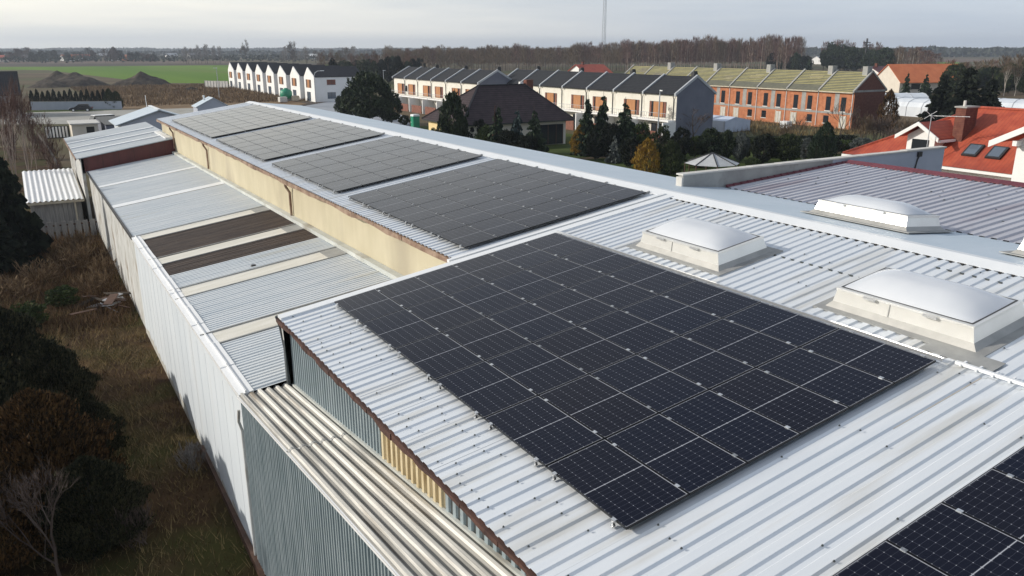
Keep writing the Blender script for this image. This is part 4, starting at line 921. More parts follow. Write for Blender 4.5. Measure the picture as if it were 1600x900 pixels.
oh = root('orange_roof_house', 'house with a long bright orange tiled roof beyond the polytunnels', 'house', (232, 138, 0))
gable_body(oh, 'X', 222, 246, 128, 140, 134, 3.4, 8.0, 'house_pale'); gable_roof(oh, 'X', 222, 246, 128, 140, 134, 3.4, 8.0, 'orange_tile', over=.8)
oh.rotation_euler = (0, 0, R(-18))
MB().box(226, 229, 127.9, 128.05, 1, 2.6).build('window', MATS['glass_dark'], oh)
for (x, yb, sc, lb, mt) in ((1372, 126, 1.0, 'small dark red roofed house above the brick terrace end', 'maroon'), (920, 118, 1.1, 'red roofed house peeping over the dark terrace', 'red_tile')):
    p = G(x, yb+26); p = Vector((CAM.x+(p.x-CAM.x)*1.25, CAM.y+(p.y-CAM.y)*1.25, 0)); t = root('red_roofed_cottage', lb, 'house', p)
    top = HT(x, yb, yb-20) ; d_ = 7
    gable_body(t, 'X', p.x-6, p.x+6, p.y-d_, p.y+d_, p.y, 3.4, 6.9, 'house_white'); rf = gable_roof(t, 'X', p.x-6.3, p.x+6.3, p.y-d_, p.y+d_, p.y, 3.4, 6.9, mt, over=.6)
    MB().box(p.x-3.6, p.x-2.9, p.y-.5, p.y+.3, 6, 8.0).build('chimney', MATS['brick_dark'], rf); MB().box(p.x-1, p.x+1, p.y-d_-.05, p.y-d_+.03, 1.2, 2.8).build('window', MATS['glass_dark'], t)

# ---- gazebo, portable toilets, container
gc = Vector((48.6, 36.4, 0)); gz = root('garden_gazebo', 'grey octagonal gazebo roof with dark ribs on the lawn', 'gazebo', gc)
mb = MB(); ring_ = [(gc.x+2.55*math.cos(2*math.pi*k/8+.2), gc.y+2.55*math.sin(2*math.pi*k/8+.2), 2.3) for k in range(8)]; apx = (gc.x, gc.y, 3.25)
for k in range(8): mb.poly([ring_[k], ring_[(k+1) % 8], apx])
rf = mb.build('roof', MATS['gazebo_roof'], gz); mb = MB()
for k in range(8): mb.beam(Vector(ring_[k])+Vector((0, 0, .02)), Vector(apx)+Vector((0, 0, .02)), .09, .07)
mb.build('rafter', MATS['dark_metal'], rf)
mb = MB()
for k in range(8): mb.tube([(ring_[k][0]*.97+gc.x*.03, ring_[k][1]*.97+gc.y*.03, 0), (ring_[k][0]*.97+gc.x*.03, ring_[k][1]*.97+gc.y*.03, 2.3)], .06, 6)
mb.build('posts', MATS['wood_dark'], gz)
def toilet(p, label):
    t = root('portable_toilet', label, 'portable toilet', p)
    MB().box(p.x-.55, p.x+.55, p.y-.55, p.y+.55, .1, 2.0).build('cabin', MATS['green_plastic'], t); MB().prism([(p.x-.6, p.y-.6, 2.002), (p.x+.6, p.y-.6, 2.002), (p.x+.5, p.y-.6, 2.3), (p.x-.5, p.y-.6, 2.3)], (0, 1.2, 0)).build('roof', MATS['white_plastic'], t)
    d = MB().box(p.x-.575, p.x-.552, p.y-.38, p.y+.38, .2, 1.9).build('door', MATS['green_plastic'], t); MB().box(p.x-.6, p.x-.577, p.y+.2, p.y+.3, 1.0, 1.1).build('handle', MATS['white_plastic'], d); MB().box(p.x-.5, p.x+.5, p.y-.5, p.y+.5, 0, .1).build('skid', MATS['rubber'], t)
    return t
toilet(G(649, 201), 'green portable toilet beside the brown hip roofed bungalow')
cp = G(448, 158); ct = root('green_water_tank', 'round green tank standing before the white row houses', 'tank', cp)
MB().lathe(cp, ((.9, .5), (1.45, .8), (1.5, 2.2), (1.2, 2.7), (.45, 3.0), (.45, 3.2)), 14).build('vessel', MATS['green_plastic'], ct, smooth=True); mb = MB()
for s in (-1, 1): mb.box(cp.x-1.1, cp.x+1.1, cp.y+s*.8-.1, cp.y+s*.8+.1, 0, .6)
mb.build('stand', MATS['concrete'], ct)
for x, y, lb, mt in ((461, 158, 'pale pallet stack beside the green tank', 'wood_pale'), (442, 160, 'grey crate by the left of the green tank', 'concrete_light')):
    p = G(x, y); t = root('material_stack', lb, 'stack', p); MB().box(p.x-.9, p.x+.9, p.y-.9, p.y+.9, .15, 1.3).build('load', MATS[mt], t); MB().box(p.x-.9, p.x+.9, p.y-.9, p.y+.9, 0, .14).build('pallet_base', MATS['wood_dark'], t)
# white site fence left of the row houses
fp0, fp1 = G(321, 137), G(357, 138); sf = root('white_site_fence', 'white panel fence left of the gabled row', 'fence', fp0)
MB().beam(fp0+Vector((0, 0, 1.15)), fp1+Vector((0, 0, 1.15)), .12, 2.3).build('panels', MATS['concrete_light'], sf); mb = MB(); n = 8
for k in range(n+1): q = fp0.lerp(fp1, k/n); mb.box(q.x-.12, q.x+.12, q.y-.12, q.y+.12, 0, 2.4)
mb.build('posts', MATS['concrete'], sf)

# ---- lamp posts and masts
def lamp(p, h, arm, label, dirv=(1, 0), heads=1):
    t = root('street_lamp', label, 'street lamp', p, 'pale street lamps'); p = Vector(p); d = Vector((dirv[0], dirv[1], 0)).normalized()
    pts = [p, p+Vector((0, 0, h*.85))]
    if arm: pts += [p+Vector((0, 0, h*.94))+d*.25, p+Vector((0, 0, h))+d*.9, p+Vector((0, 0, h+.05))+d*arm]
    else: pts += [p+Vector((0, 0, h))]
    MB().tube(pts, [.09]*(len(pts)-1)+[.05], 7).build('pole', MATS['parapet'], t)
    e = pts[-1]; mb = MB(); dd = d if arm else d
    mb.hexa([e-dd*.1+Vector((-.12, -.12, -.06)), e+dd*.75+Vector((-.12, -.12, -.04)), e+dd*.75+Vector((.12, .12, -.04)), e-dd*.1+Vector((.12, .12, -.06)), e-dd*.1+Vector((-.12, -.12, .1)), e+dd*.75+Vector((-.12, -.12, .08)), e+dd*.75+Vector((.12, .12, .08)), e-dd*.1+Vector((.12, .12, .1))]); mb.build('lamp_head', MATS['white_plastic'], t)
lamp(G(493.5, 160), 7.4, 1.7, 'curved arm street lamp before the nearest white house', (.86, -.52))
lamp(G(343, 155), 7.8, 0, 'straight pale lamp post standing in the brown weed field', (-1, 0))
lamp(G(600, 137), 5.6, 0, 'thin pale pole between round pine and left terrace', (1, 0))
lamp(G(1027, 225), 7.1, 0, 'pale lamp post before the end house of the right terrace', (-.3, -1))
mp_ = Vector((468, 600, 0)); mt_ = root('lattice_mast', 'tall thin lattice radio mast rising behind the bare wood', 'mast', mp_)
mb = MB(); hh = 72; ww = 2.1
for s in range(3):
    an_ = 2*math.pi*s/3; mb.tube([(mp_.x+ww*math.cos(an_), mp_.y+ww*math.sin(an_), 0), (mp_.x+ww*.62*math.cos(an_), mp_.y+ww*.62*math.sin(an_), hh)], .16, 5)
mb.build('legs', MATS['house_grey'], mt_); mb = MB(); k = 0
while k < 24:
    z0, z1 = k*3, k*3+3; f0_, f1_ = 1-.38*z0/hh, 1-.38*z1/hh
    for s in range(3):
        a_, b_ = 2*math.pi*s/3, 2*math.pi*(s+1)/3
        mb.tube([(mp_.x+ww*f0_*math.cos(a_), mp_.y+ww*f0_*math.sin(a_), z0), (mp_.x+ww*f1_*math.cos(b_), mp_.y+ww*f1_*math.sin(b_), z1)], .08, 4, cap=False)
    k += 1
mb.build('bracing', MATS['house_grey'], mt_)
pp = G(1349, 112); pl = root('transmission_pole', 'small dark mast showing above the evergreen clump', 'mast', pp); hh = HT(1349, 112, 60)
MB().tube([pp, pp+Vector((0, 0, hh))], .5, 6).build('pole', MATS['dark_metal'], pl); mb = MB()
for q in (.80, .88): mb.beam(pp+Vector((-2, 1, hh*q)), pp+Vector((2, -1, hh*q)), .4, .4)
mb.build('crossarm', MATS['dark_metal'], pl)
# ================================================================== ground
def sheet(name, pts, mat_, z, kind='structure'):
    mb = MB(); mb.poly([(p[0], p[1], z) for p in pts]); o = mb.build(name, MATS[mat_]); o['kind'] = kind; return o
sheet('ground', [(-4500, -1500), (4500, -1500), (4500, 5500), (-4500, 5500)], 'earth', 0.0)
P2 = lambda *xy: [tuple(G(x, y).xy) for x, y in xy]
sheet('ploughed_field', P2((-250, 99.5), (360, 99), (360, 95.5), (-250, 95.5)), 'ploughed', .012)
sheet('ploughed_field', P2((-250, 104), (100, 104), (330, 101.5), (520, 100.5), (520, 99), (-250, 99.5)), 'ploughed_dark', .016)
sheet('green_field', P2((75, 109.5), (150, 119), (215, 126.5), (260, 129.5), (400, 131), (560, 128), (560, 101), (330, 102), (100, 104.2), (-250, 105.5), (-250, 107.5)), 'wheat_green', .02)
sheet('fallow_field', P2((-250, 107.6), (74, 109.6), (214, 126.8), (200, 132), (-250, 128)), 'earth', .024)
sheet('weed_field', P2((150, 137), (270, 133), (330, 139), (480, 162), (430, 172), (330, 200), (180, 190), (192, 168)), 'weeds', .028)
sheet('green_field', P2((1425, 108), (1490, 108), (1500, 97), (1445, 97)), 'wheat_green', .02)
sheet('ploughed_field', P2((1430, 97), (1560, 97), (1560, 92), (1430, 92)), 'ploughed', .012)
sheet('paved_yard', [(-14, 150), (30, 128), (30, 172), (-14, 178)], 'paving', .03)
sheet('grass_verge', [(-16, 178.2), (30, 172.2), (32, 177), (-16, 185)], 'lawn', .026)
sheet('access_road', P2((440, 172), (520, 158), (570, 157), (640, 185), (640, 215), (540, 200)), 'plaza', .03)
sheet('building_plot', P2((330, 140), (470, 160), (520, 156), (560, 150), (620, 168), (600, 180), (440, 172)), 'ploughed_dark', .026)
sheet('building_plot', [(60, 58), (107, 58), (107, 126), (84, 126), (84, 66), (60, 66)], 'earth', .026)
sheet('lawn', [(30, 20), (80, 20), (80, 56), (30, 60)], 'lawn', .028)
sheet('lawn', [(30, 60.1), (66, 60), (66, 105), (40, 108), (30, 100)], 'lawn', .028)
sheet('yard', [(-16, -10), (WB+.1, -10), (WB+.1, 48), (-16, 48)], 'yard_soil', .02)
sheet('yard', [(-16, 48.1), (-2.5, 48.1), (-2.5, 108), (-16, 108)], 'yard_soil', .016)
for x, y, wpx, hm, lb in ((92, 129, 30, 4.2, 'grey soil heap with a pointed top, leftmost behind the clipped hedge'), (122, 134, 46, 4.4, 'broad dark soil heap behind the clipped hedge'), (80, 136, 30, 2.4, 'low brown soil heap in front of the broad one'), (222, 133, 34, 4.4, 'dark soil heap standing alone right of the broad one'), (298, 141, 12, 1.0, 'tiny soil heap in the weed field')):
    p = G(x, y); rad = wpx/FPX*(p-CAM).length; n = 26; rr = np.random.default_rng(x)
    ph = rr.uniform(0, 6.28, 6); mb = MB(); idx = {}
    for i in range(n+1):
        for j in range(n+1):
            u, v = (i/n*2-1)*1.15, (j/n*2-1)*1.15; d = math.hypot(u, v)+.10*math.sin(3*u+ph[0])+.09*math.sin(4*v+ph[1])
            hz_ = max(0, 1-d)**.85*hm*(1+.14*math.sin(7*u+ph[2])*math.sin(6*v+ph[3]))+rr.uniform(-.1, .1)*(d < .95); idx[i, j] = len(mb.v); mb.v.append((p.x+u*rad, p.y+v*rad*.8, max(-.05, hz_-.03)))
    for i in range(n):
        for j in range(n): mb.f.append((idx[i, j], idx[i+1, j], idx[i+1, j+1], idx[i, j+1]))
    tag(mb.build('soil_heap', MATS['heap_soil'], None), lb, 'soil heap', 'heaps of soil')

# ================================================================== plants
def quads(c, d, ln, wd, rg):
    "c centres, d directions: leaf shaped quads"
    n = len(c); d = d/np.linalg.norm(d, axis=1, keepdims=True); r = rg.normal(size=(n, 3)); s = np.cross(d, r); s /= np.linalg.norm(s, axis=1, keepdims=True)+1e-9
    ln = np.asarray(ln).reshape(-1, 1)*np.ones((n, 1)); wd = np.asarray(wd).reshape(-1, 1)*np.ones((n, 1))
    V = np.stack([c-d*ln*.5, c+s*wd*.5-d*ln*.05, c+d*ln*.5, c-s*wd*.5-d*ln*.05], 1); return V.reshape(-1, 3)
UNIT = {}
def unit(kind, var):
    "crown vertices (quads) and wood mesh of a tree one unit high with crown radius one"
    key = (kind, var)
    if key in UNIT: return UNIT[key]
    rg = np.random.default_rng(hash(kind) % 1000 if False else sum(map(ord, kind))*7+var*13); rr = random.Random(var*31+len(kind))
    wood = MB(); V = None; nper = 4
    if kind in ('spruce', 'spruce_big'):
        nb = 230 if kind == 'spruce' else 420; cl = 13 if kind == 'spruce' else 16; C, D, S = [], [], []
        for k in range(nb):
            u = 1-math.sqrt(1-rg.uniform(0, .985)); u = .05+.95*u; az = rg.uniform(0, 6.283); Rm = (1-u)**1.0*(.55+.62*rg.uniform())+.02
            tier = .86+.16*math.sin(u*46+var)
            for q in range(cl):
                f = .12+.88*(q+rg.uniform())/cl; rad = Rm*f*tier
                wig = rg.normal(0, .06*Rm+.01, 2)
                C.append((rad*math.cos(az)+wig[0], rad*math.sin(az)+wig[1], u-.10*f*f*Rm*1.1+.05*f*Rm+rg.normal(0, .006)))
                D.append((math.cos(az)+rg.normal(0, .5), math.sin(az)+rg.normal(0, .5), -.25*f+rg.normal(0, .12)))
                S.append((.11+.16*Rm)*(.72 if kind == 'spruce' else .62))
        C, D, S = map(np.array, (C, D, S)); V = quads(C, D*np.array([1, 1, .35]), S*1.5, S*.55, rg)
        wood.tube([(0, 0, 0), (0, 0, .5), (0, 0, .97)], [.05, .032, .006], 6)
    elif kind in ('pine', 'globe', 'globe_bare'):
        K = 64 if kind == 'pine' else 46; C, D = [], []
        lowz = .10 if kind == 'pine' else .06
        for k in range(K):
            a = rg.uniform(0, 6.283); t = rg.uniform(-1, 1); rad = math.sqrt(1-t*t)*(.62+.3*rg.uniform()); cz = lowz+(1-lowz)*(.5+.42*t*(.85+.2*rg.uniform()))
            if kind == 'pine': rad *= (1.05-.55*max(0, t))
            c = np.array([rad*math.cos(a)*.8, rad*math.sin(a)*.8, cz]); m = 85
            pts = rg.normal(size=(m, 3)); pts /= np.linalg.norm(pts, axis=1, keepdims=True); pts *= rg.uniform(.4, 1, (m, 1))**.5
            sz = rg.uniform(.16, .30); C.append(c+pts*np.array([sz, sz, sz*.42])); D.append(pts+np.array([0, 0, .35])+rg.normal(0, .4, (m, 3)))
        C, D = np.concatenate(C), np.concatenate(D); V = quads(C, D*np.array([1, 1, .5]), .12, .05, rg)
        wood.tube([(0, 0, 0), (.02, 0, .4), (0, .01, .8)], [.045, .035, .012], 6)
        for k in range(9): a = k*2.4; wood.tube([(0, 0, .25+.05*k), (.3*math.cos(a), .3*math.sin(a), .36+.05*k), (.55*math.cos(a), .55*math.sin(a), .42+.055*k)], [.016, .011, .005], 4)
    elif kind in ('thuja', 'thuja_big', 'hedge_column'):
        n = {'thuja': 3600, 'thuja_big': 30000, 'hedge_column': 900}[kind]
        u = rg.uniform(0, 1, n)**.9; a = rg.uniform(0, 6.283, n)
        prof = np.clip(np.sin(np.clip(u*1.02, 0, 1)**.62*math.pi), 0, 1)**.62 if kind != 'hedge_column' else np.clip(1-u**2.6, 0, 1)**.75
        lump = 1+.17*np.sin(3*a+u*17+var)+.14*np.sin(5*a-u*29+2*var)+.07*np.sin(11*a+u*53)
        dep = 1-np.abs(rg.normal(0, .16, n))+(rg.uniform(0, 1, n) > .9)*rg.uniform(0, .22, n); rad = prof*lump*dep*.96+.02
        C = np.stack([rad*np.cos(a), rad*np.sin(a), .02+u*.98+rg.normal(0, .012, n)], 1)
        D = np.stack([np.cos(a)*.55+rg.normal(0, .35, n), np.sin(a)*.55+rg.normal(0, .35, n), np.ones(n)*.55+rg.normal(0, .25, n)], 1)
        s = {'thuja': .10, 'thuja_big': .052, 'hedge_column': .2}[kind]; V = quads(C, D, s*rg.uniform(.7, 1.5, n), s*.5, rg)
        wood.tube([(0, 0, 0), (0, 0, .9)], [.06, .01], 6)
    elif kind in ('bare', 'bare_fine', 'bare_round', 'bush', 'bare_near'):
        lv = {'bare': 5, 'bare_fine': 6, 'bare_round': 6, 'bush': 5, 'bare_near': 6}[kind]; T = []
        def grow(p, d, ln, rad, lev):
            q = p+d*ln; mdl = p+d*ln*.5+Vector((rr.uniform(-1, 1), rr.uniform(-1, 1), rr.uniform(-.5, .5)))*ln*.06
            if lev >= 3 or (lev >= 2 and kind != 'bush'): wood.tube([p, mdl, q], [rad, rad*.85, rad*.66], 5 if lev > 3 else 3, cap=False)
            else: T.append((p, q, max(rad, .0075 if kind == 'bush' else .0042)))
            if lev == 0: return
            nchild = 3 if lev > 1 else 4
            for k in range(nchild):
                f = 1 if k == 0 else rr.uniform(.45, 1); spread = {'bare': .42, 'bare_fine': .42, 'bare_round': .62, 'bush': .5, 'bare_near': .36}[kind]*(0.45 if k == 0 else 1)
                nd = (d+Vector((rr.gauss(0, spread), rr.gauss(0, spread), rr.gauss(0.14, spread*.6)))).normalized()
                grow(p+d*ln*f, nd, ln*rr.uniform(.62, .86), rad*(.66 if k == 0 else .5), lev-1)
        if kind == 'bush':
            for k in range(16): grow(Vector((rr.uniform(-.3, .3), rr.uniform(-.3, .3), 0)), Vector((rr.gauss(0, .6), rr.gauss(0, .6), 1)).normalized(), .33, .013, 3)
        else: grow(Vector((0, 0, 0)), Vector((0, 0, 1)), .27, .014, lv)
        P = np.array([tuple(p) for p, q, r_ in T]); Q = np.array([tuple(q) for p, q, r_ in T]); mxz = Q[:, 2].max(); mr = np.percentile(np.hypot(Q[:, 0], Q[:, 1]), 96); sc_ = np.array([mr, mr, mxz])
        P, Q = P/sc_, Q/sc_; wood.v = [(x/mr, y/mr, z/mxz) for x, y, z in wood.v]
        hw = {'bare': .010, 'bare_fine': .0085, 'bare_round': .02, 'bush': .015, 'bare_near': .0042}[kind]
        S_ = np.cross(Q-P, rg.normal(size=P.shape)); S_ /= np.linalg.norm(S_, axis=1, keepdims=True)+1e-9; S_ *= hw*rg.uniform(.6, 1.25, (len(P), 1)); S_[:, 2] *= .4
        V = np.stack([P-S_, P+S_, Q+S_*.35, Q-S_*.35], 1).reshape(-1, 3)
    elif kind == 'wood_tree':                       # slim bare forest tree
        n = 320; C, D = [], []
        for k in range(n):
            u = .28+.72*rg.uniform()**.8; a = rg.uniform(0, 6.283); Rm = (.35+.65*math.sin(min(1, (1-u)*1.35+.08)*math.pi*.62))*rg.uniform(.15, 1); C.append((Rm*math.cos(a), Rm*math.sin(a), u)); D.append((math.cos(a)*.5, math.sin(a)*.5, .34+.2*rg.uniform()))
        C, D = np.array(C), np.array(D); D[:, 2] *= .9; V = quads(C, D*np.array([.5, .5, .34]), rg.uniform(.14, .40, n), .034, rg)
        wood.tube([(0, 0, 0), (.05, 0, .5), (0, .05, .95)], [.07, .05, .015], 4)
    else: raise ValueError(kind)
    cm = {'v': V}; UNIT[key] = [V, wood, {}]
    return UNIT[key]
def plant(kind, var, p, h, r, crown_mat, label, cat, name, group=None, bark='bark', rz=None, tilt=0.0):
    V, wood, cache = unit(kind, var); t = root(name, label, cat, p, group, rz=random.uniform(0, 6.28) if rz is None else rz)
    t.scale = (r, r, h); t.rotation_euler.x = tilt
    key = (crown_mat, bark)
    if key not in cache:
        cr = npmesh('crown', V, 4, MATS[crown_mat], t)
        tr = wood.build('trunk', MATS[bark], t, local=True); cache[key] = (cr, tr)
    else:
        for src in cache[key]: c = src.copy(); col.objects.link(c); c.parent = t
    return t
def pl_px(kind, var, x, y, yt, rpx, crown_mat, label, cat, name, group=None, bark='bark', z=0.0, **k):
    p = G(x, y); h = HT(x, y, yt); r = rpx/FPX*(p-CAM).length; return plant(kind, var, p, h, r, crown_mat, label, cat, name, group, bark, **k)

# --- left foreground
plant('spruce_big', 1, (-7.4, 39.5, 0), 8.4, 2.35, 'needle_black', 'tall dark spruce left of the corrugated garden shed', 'tree', 'spruce_tree')
plant('spruce', 2, (-8.0, 36.0, 0), 4.6, 2.3, 'needle_black', 'lower dark conifer at the left edge before the tall spruce', 'tree', 'spruce_tree')
FG = [((-7.6, 15.6), 3.6, 1.75, 'needle_fg', 'black green conifer at the left edge beside the green shrub'), ((-6.1, 12.0), 3.1, 1.25, 'needle_fg', 'dark narrow conifer between yard path and the rusty brown one'),
      ((-6.55, 6.3), 3.55, 1.75, 'thuja_brown', 'rusty brown thuja with a rounded top in the near left corner'), ((-8.3, 9.6), 4.1, 1.9, 'needle_fg', 'tallest black green conifer at the left picture edge'),
      ((-5.55, 3.7), 2.5, 1.2, 'needle_fg', 'low dark conifer right of the rusty brown thuja'), ((-8.1, 3.8), 3.2, 1.5, 'thuja_brown', 'brownish conifer cut off by the bottom left corner'), ((-5.2, 9.0), 1.9, .9, 'needle_fg', 'small dark conifer nearest the white wall'), ((-9.3, 13.5), 3.0, 1.5, 'needle_fg', 'dark conifer mostly outside the left edge')]
for k, ((x, y), h, r, mt, lb) in enumerate(FG): plant('thuja_big', k % 3, (x, y, 0), h, r, mt, lb, 'conifer', 'conifer_bush')
plant('bare_near', 3, (-6.45, 2.4, 0), 3.4, 1.3, 'twig', 'bare grey twigged young tree in front of the rusty thuja', 'tree', 'bare_tree', bark='twig')
plant('bush', 5, (-4.7, 3.1, 0), 1.5, .7, 'twig', 'low bare bush at the foot of the near dark conifers', 'bush', 'bare_bush', bark='twig')
plant('bush', 6, (-2.7, 6.4, 0), 1.1, .5, 'twig_grey', 'sparse bare sapling leaning on the base of the white wall', 'bush', 'bare_bush', bark='twig_grey')
plant('globe', 1, (-5.2, 26.6, 0), 1.15, 1.0, 'shrub_green', 'low green shrub beside the heap of scrap boards', 'shrub', 'green_shrub')
plant('globe', 2, (-6.7, 24.2, 0), 1.2, 1.1, 'shrub_green', 'low green shrub at the left, in front of another one', 'shrub', 'green_shrub')
for k, (x, y, h, r, mt, lb) in enumerate([(-4.0, 33.5, 2.0, 1.5, 'field_straw', 'brown bramble bush in front of the plank fence'), (-2.9, 30.4, 1.7, 1.2, 'field_straw', 'brown bramble bush against the weathered wall'), (-5.9, 31.6, 1.6, 1.5, 'field_straw', 'brown bramble bush left of the fence end'), (-3.6, 28.3, 1.5, 1.2, 'field_straw', 'brown bramble bush behind the scrap boards'), (-7.4, 29.2, 1.4, 1.4, 'field_straw', 'brown bramble bush at the left edge of the yard'), (-3.6, 38.5, 1.6, 1.2, 'field_straw', 'brown bramble bush nearest the plank fence')]):
    plant('bush', k, (x, y, 0), h, r, mt, lb, 'bush', 'bramble_bush', 'dead brambles in the yard', bark='dead_bramble')
sp_ = root('scrap_heap', 'heap of old grey boards and sheets against the white wall', 'scrap heap', (-3.6, 25.4, 0)); rr = random.Random(12)
for k in range(16):
    x, y = -3.5+rr.uniform(-1.0, .9), 25.3+rr.uniform(-1.1, 1.0); q = Vector((x, y, .08+.045*k*rr.uniform(.5, 1.1))); d = Vector((rr.uniform(-1, 1), rr.uniform(-1, 1), rr.uniform(-.3, .35))).normalized()*rr.uniform(.35, .8)
    MB().beam(q-d, q+d, rr.uniform(.08, .65), .04).build('board', MATS[rr.choice(['wood_dark', 'heap_soil', 'wood_dark', 'house_grey'])], sp_)
# grass and dead weeds of the yard: nobody could count them
def tufts(name, n, xr, yr, hr, m, wd, seed, clump=.5, bend=.6, avoid=None):
    rg = np.random.default_rng(seed); nc = max(1, int(n/14)); cx = rg.uniform(*xr, nc); cy = rg.uniform(*yr, nc); k = rg.integers(0, nc, n)
    x = cx[k]+rg.normal(0, clump, n); y = cy[k]+rg.normal(0, clump, n); ok = (x > xr[0]) & (x < xr[1]) & (y > yr[0]) & (y < yr[1]); x, y = x[ok], y[ok]; n = len(x); ch = rg.uniform(.45, 1.3, nc)[k[ok]]
    h = rg.uniform(*hr, n)*ch; a = rg.uniform(0, 6.283, n); l = h*bend*rg.uniform(.2, 1.3, n); w2 = wd*rg.uniform(.6, 1.4, n)
    A = np.stack([x-np.sin(a)*w2, y+np.cos(a)*w2, np.full(n, .0)], 1); B = np.stack([x+np.sin(a)*w2, y-np.cos(a)*w2, np.full(n, .0)], 1); C = np.stack([x+np.cos(a)*l, y+np.sin(a)*l, h], 1)
    o = npmesh(name, np.stack([A, B, C], 1).reshape(-1, 3), 3, MATS[m]); o['kind'] = 'stuff'; return o
tufts('dry_grass', 42000, (-10, -2.25), (-3, 42), (.08, .34), 'dry_grass', .010, 1, .32, 1.1)
tufts('dead_weeds', 26000, (-10, -2.25), (22, 46), (.15, .7), 'dead_bramble', .013, 2, .4, .7)
tufts('straw', 6000, (-8, -2.3), (6, 22), (.10, .3), 'field_straw', .007, 22, .35, 1.5)
tufts('green_grass', 3000, (-10, -2.6), (-2, 30), (.05, .14), 'shrub_green', .008, 3, .3, .9)
tufts('field_weeds', 30000, (10, 62), (185, 300), (.3, .9), 'field_straw', .09, 4, 1.6, .4)
tufts('field_weeds', 7000, (88, 107), (60, 112), (.3, 1.0), 'dry_grass', .05, 5, 1.0, .5)

# --- left middle distance: birches, hedge
BL = [(8, 330, 118, 22), (24, 300, 128, 18), (33, 318, 112, 20), (52, 300, 116, 22), (62, 285, 140, 16), (44, 268, 122, 18), (76, 262, 168, 15), (14, 275, 130, 18)]
wh = ['nearest the left edge', 'second from the left edge', 'tallest, behind the spruce top', 'pale double trunked one left of the kiosk', 'short one left of the slatted gate', 'slender one in the middle of the clump', 'small twiggy one beside the gate', 'thin one behind the spruce']
for k, (x, y, yt, rpx) in enumerate(BL): pl_px('bare_fine', 10+k % 4, x, y, yt, rpx, 'twig_red', 'bare birch, '+wh[k], 'tree', 'birch_tree', 'bare birches at the left', bark='bark_pink')
t = root('broken_birch', 'leaning pale dead birch stem right of the birches', 'tree', (-3.9, 78, 0)); q = G(92, 262); q2 = G(98, 275)
MB().tube([q, q+Vector((-.6, .5, 2.0)), q+Vector((-1.6, 1.3, 3.9))], [.14, .12, .06], 7).build('trunk', MATS['bark_pale'], t); t.location = q; t.children[0].data.transform(Matrix.Translation(Vector((-3.9, 78, 0))-q))
for k, (x, y, yt, rpx, lb) in enumerate([(84, 262, 205, 16, 'reddish bare bush left of the annex'), (95, 300, 240, 13, 'reddish bare bush beside the annex wall'), (66, 250, 200, 14, 'reddish bare bush under the birches'), (20, 250, 185, 18, 'reddish bare bush at the left edge')]):
    pl_px('bush', 20+k, x, y, yt, rpx, 'twig_red', lb, 'bush', 'bare_bush', bark='twig_red')
off = Vector((0, 1.2, 0)); wd_ = (WALL_B-WALL_A)
hn = 14
for k in range(hn):
    q = WALL_A+wd_*(.02+.80*k/(hn-1))+off; plant('hedge_column', k % 3, q, 3.9+.25*math.sin(k*2.1), .62, 'needle_black', 'dark columnar hedge conifer behind the low wall, %s of fourteen from the left' % (ORD+['ninth', 'tenth', 'eleventh', 'twelfth', 'thirteenth', 'fourteenth'])[k], 'conifer', 'columnar_conifer', 'clipped hedge conifers')
for k, f in enumerate((.88, .955)): plant('thuja', k, WALL_A+wd_*f+off, 4.3-.5*k, 1.25, 'thuja', 'broad olive conifer at the right end of the hedge, %s one' % ('taller' if k == 0 else 'lower'), 'conifer', 'conifer_bush')

# --- garden behind the hall
for k, (x, y, yt, rpx, kind, mt, lb) in enumerate([(760, 244, 196, 20, 'globe', 'shrub_green', 'dark bush at the foot of the clump before the bungalow'), (795, 251, 202, 24, 'globe', 'needle_black', 'broad dark bush in front of the bungalow clump'), (822, 255, 210, 24, 'globe', 'needle_black', 'dark bush under the widest spruce'), (680, 236, 200, 14, 'globe', 'shrub_green', 'dark bush left of the bare trunked pine'), (632, 196, 180, 12, 'globe', 'thuja', 'dark bush left of the green portable toilet'),
       (952, 247, 190, 20, 'globe', 'needle_black', 'dark bush among the slim spruces'), (1000, 246, 190, 20, 'globe', 'shrub_green', 'dark evergreen behind the golden clipped conifer'), (1030, 250, 196, 22, 'globe', 'thuja', 'dark evergreen behind the pale lamp post'), (1062, 252, 200, 20, 'globe', 'needle_black', 'dark evergreen below the grey gable'), (1085, 248, 212, 18, 'globe', 'shrub_green', 'low dark evergreen left of the flat topped pines'),
       (1168, 247, 214, 16, 'globe', 'thuja', 'dark bush behind the grey green tree'), (1210, 246, 214, 20, 'globe', 'shrub_green', 'dark bush between the two globes'), (1246, 246, 216, 18, 'globe', 'thuja', 'dark bush right of the large globe'), (1300, 242, 216, 16, 'globe', 'needle_black', 'dark bush right of the tall cone')]):
    pl_px(kind, k % 4, x, y, yt, rpx, mt, lb, 'shrub', 'evergreen_bush')
hg = root('dark_hedge', 'long dark clipped hedge closing the garden behind the gazebo', 'hedge', (60, 57, 0)); rg_ = np.random.default_rng(77); n_ = 16000
f_ = rg_.uniform(0, 1, n_); HA_, HB_ = np.array(G(1040, 238)), np.array(G(1330, 232)); C_ = HA_+(HB_-HA_)*f_[:, None]+np.stack([rg_.normal(0, .35, n_), rg_.normal(0, .35, n_), rg_.uniform(0, 1, n_)**.8*1.7], 1)
npmesh('foliage', quads(C_, rg_.normal(size=(n_, 3))+np.array([0, 0, .6]), .3, .16, rg_), 4, MATS['needle_black'], hg, (60, 57, 0))
pl_px('pine', 1, 578, 196, 110, 48, 'needle_pine', 'big round dark pine between white row houses and left terrace', 'tree', 'pine_tree')
pl_px('pine', 4, 545, 190, 138, 24, 'needle_pine', 'lower pine leaning on the left of the big round pine', 'tree', 'pine_tree')
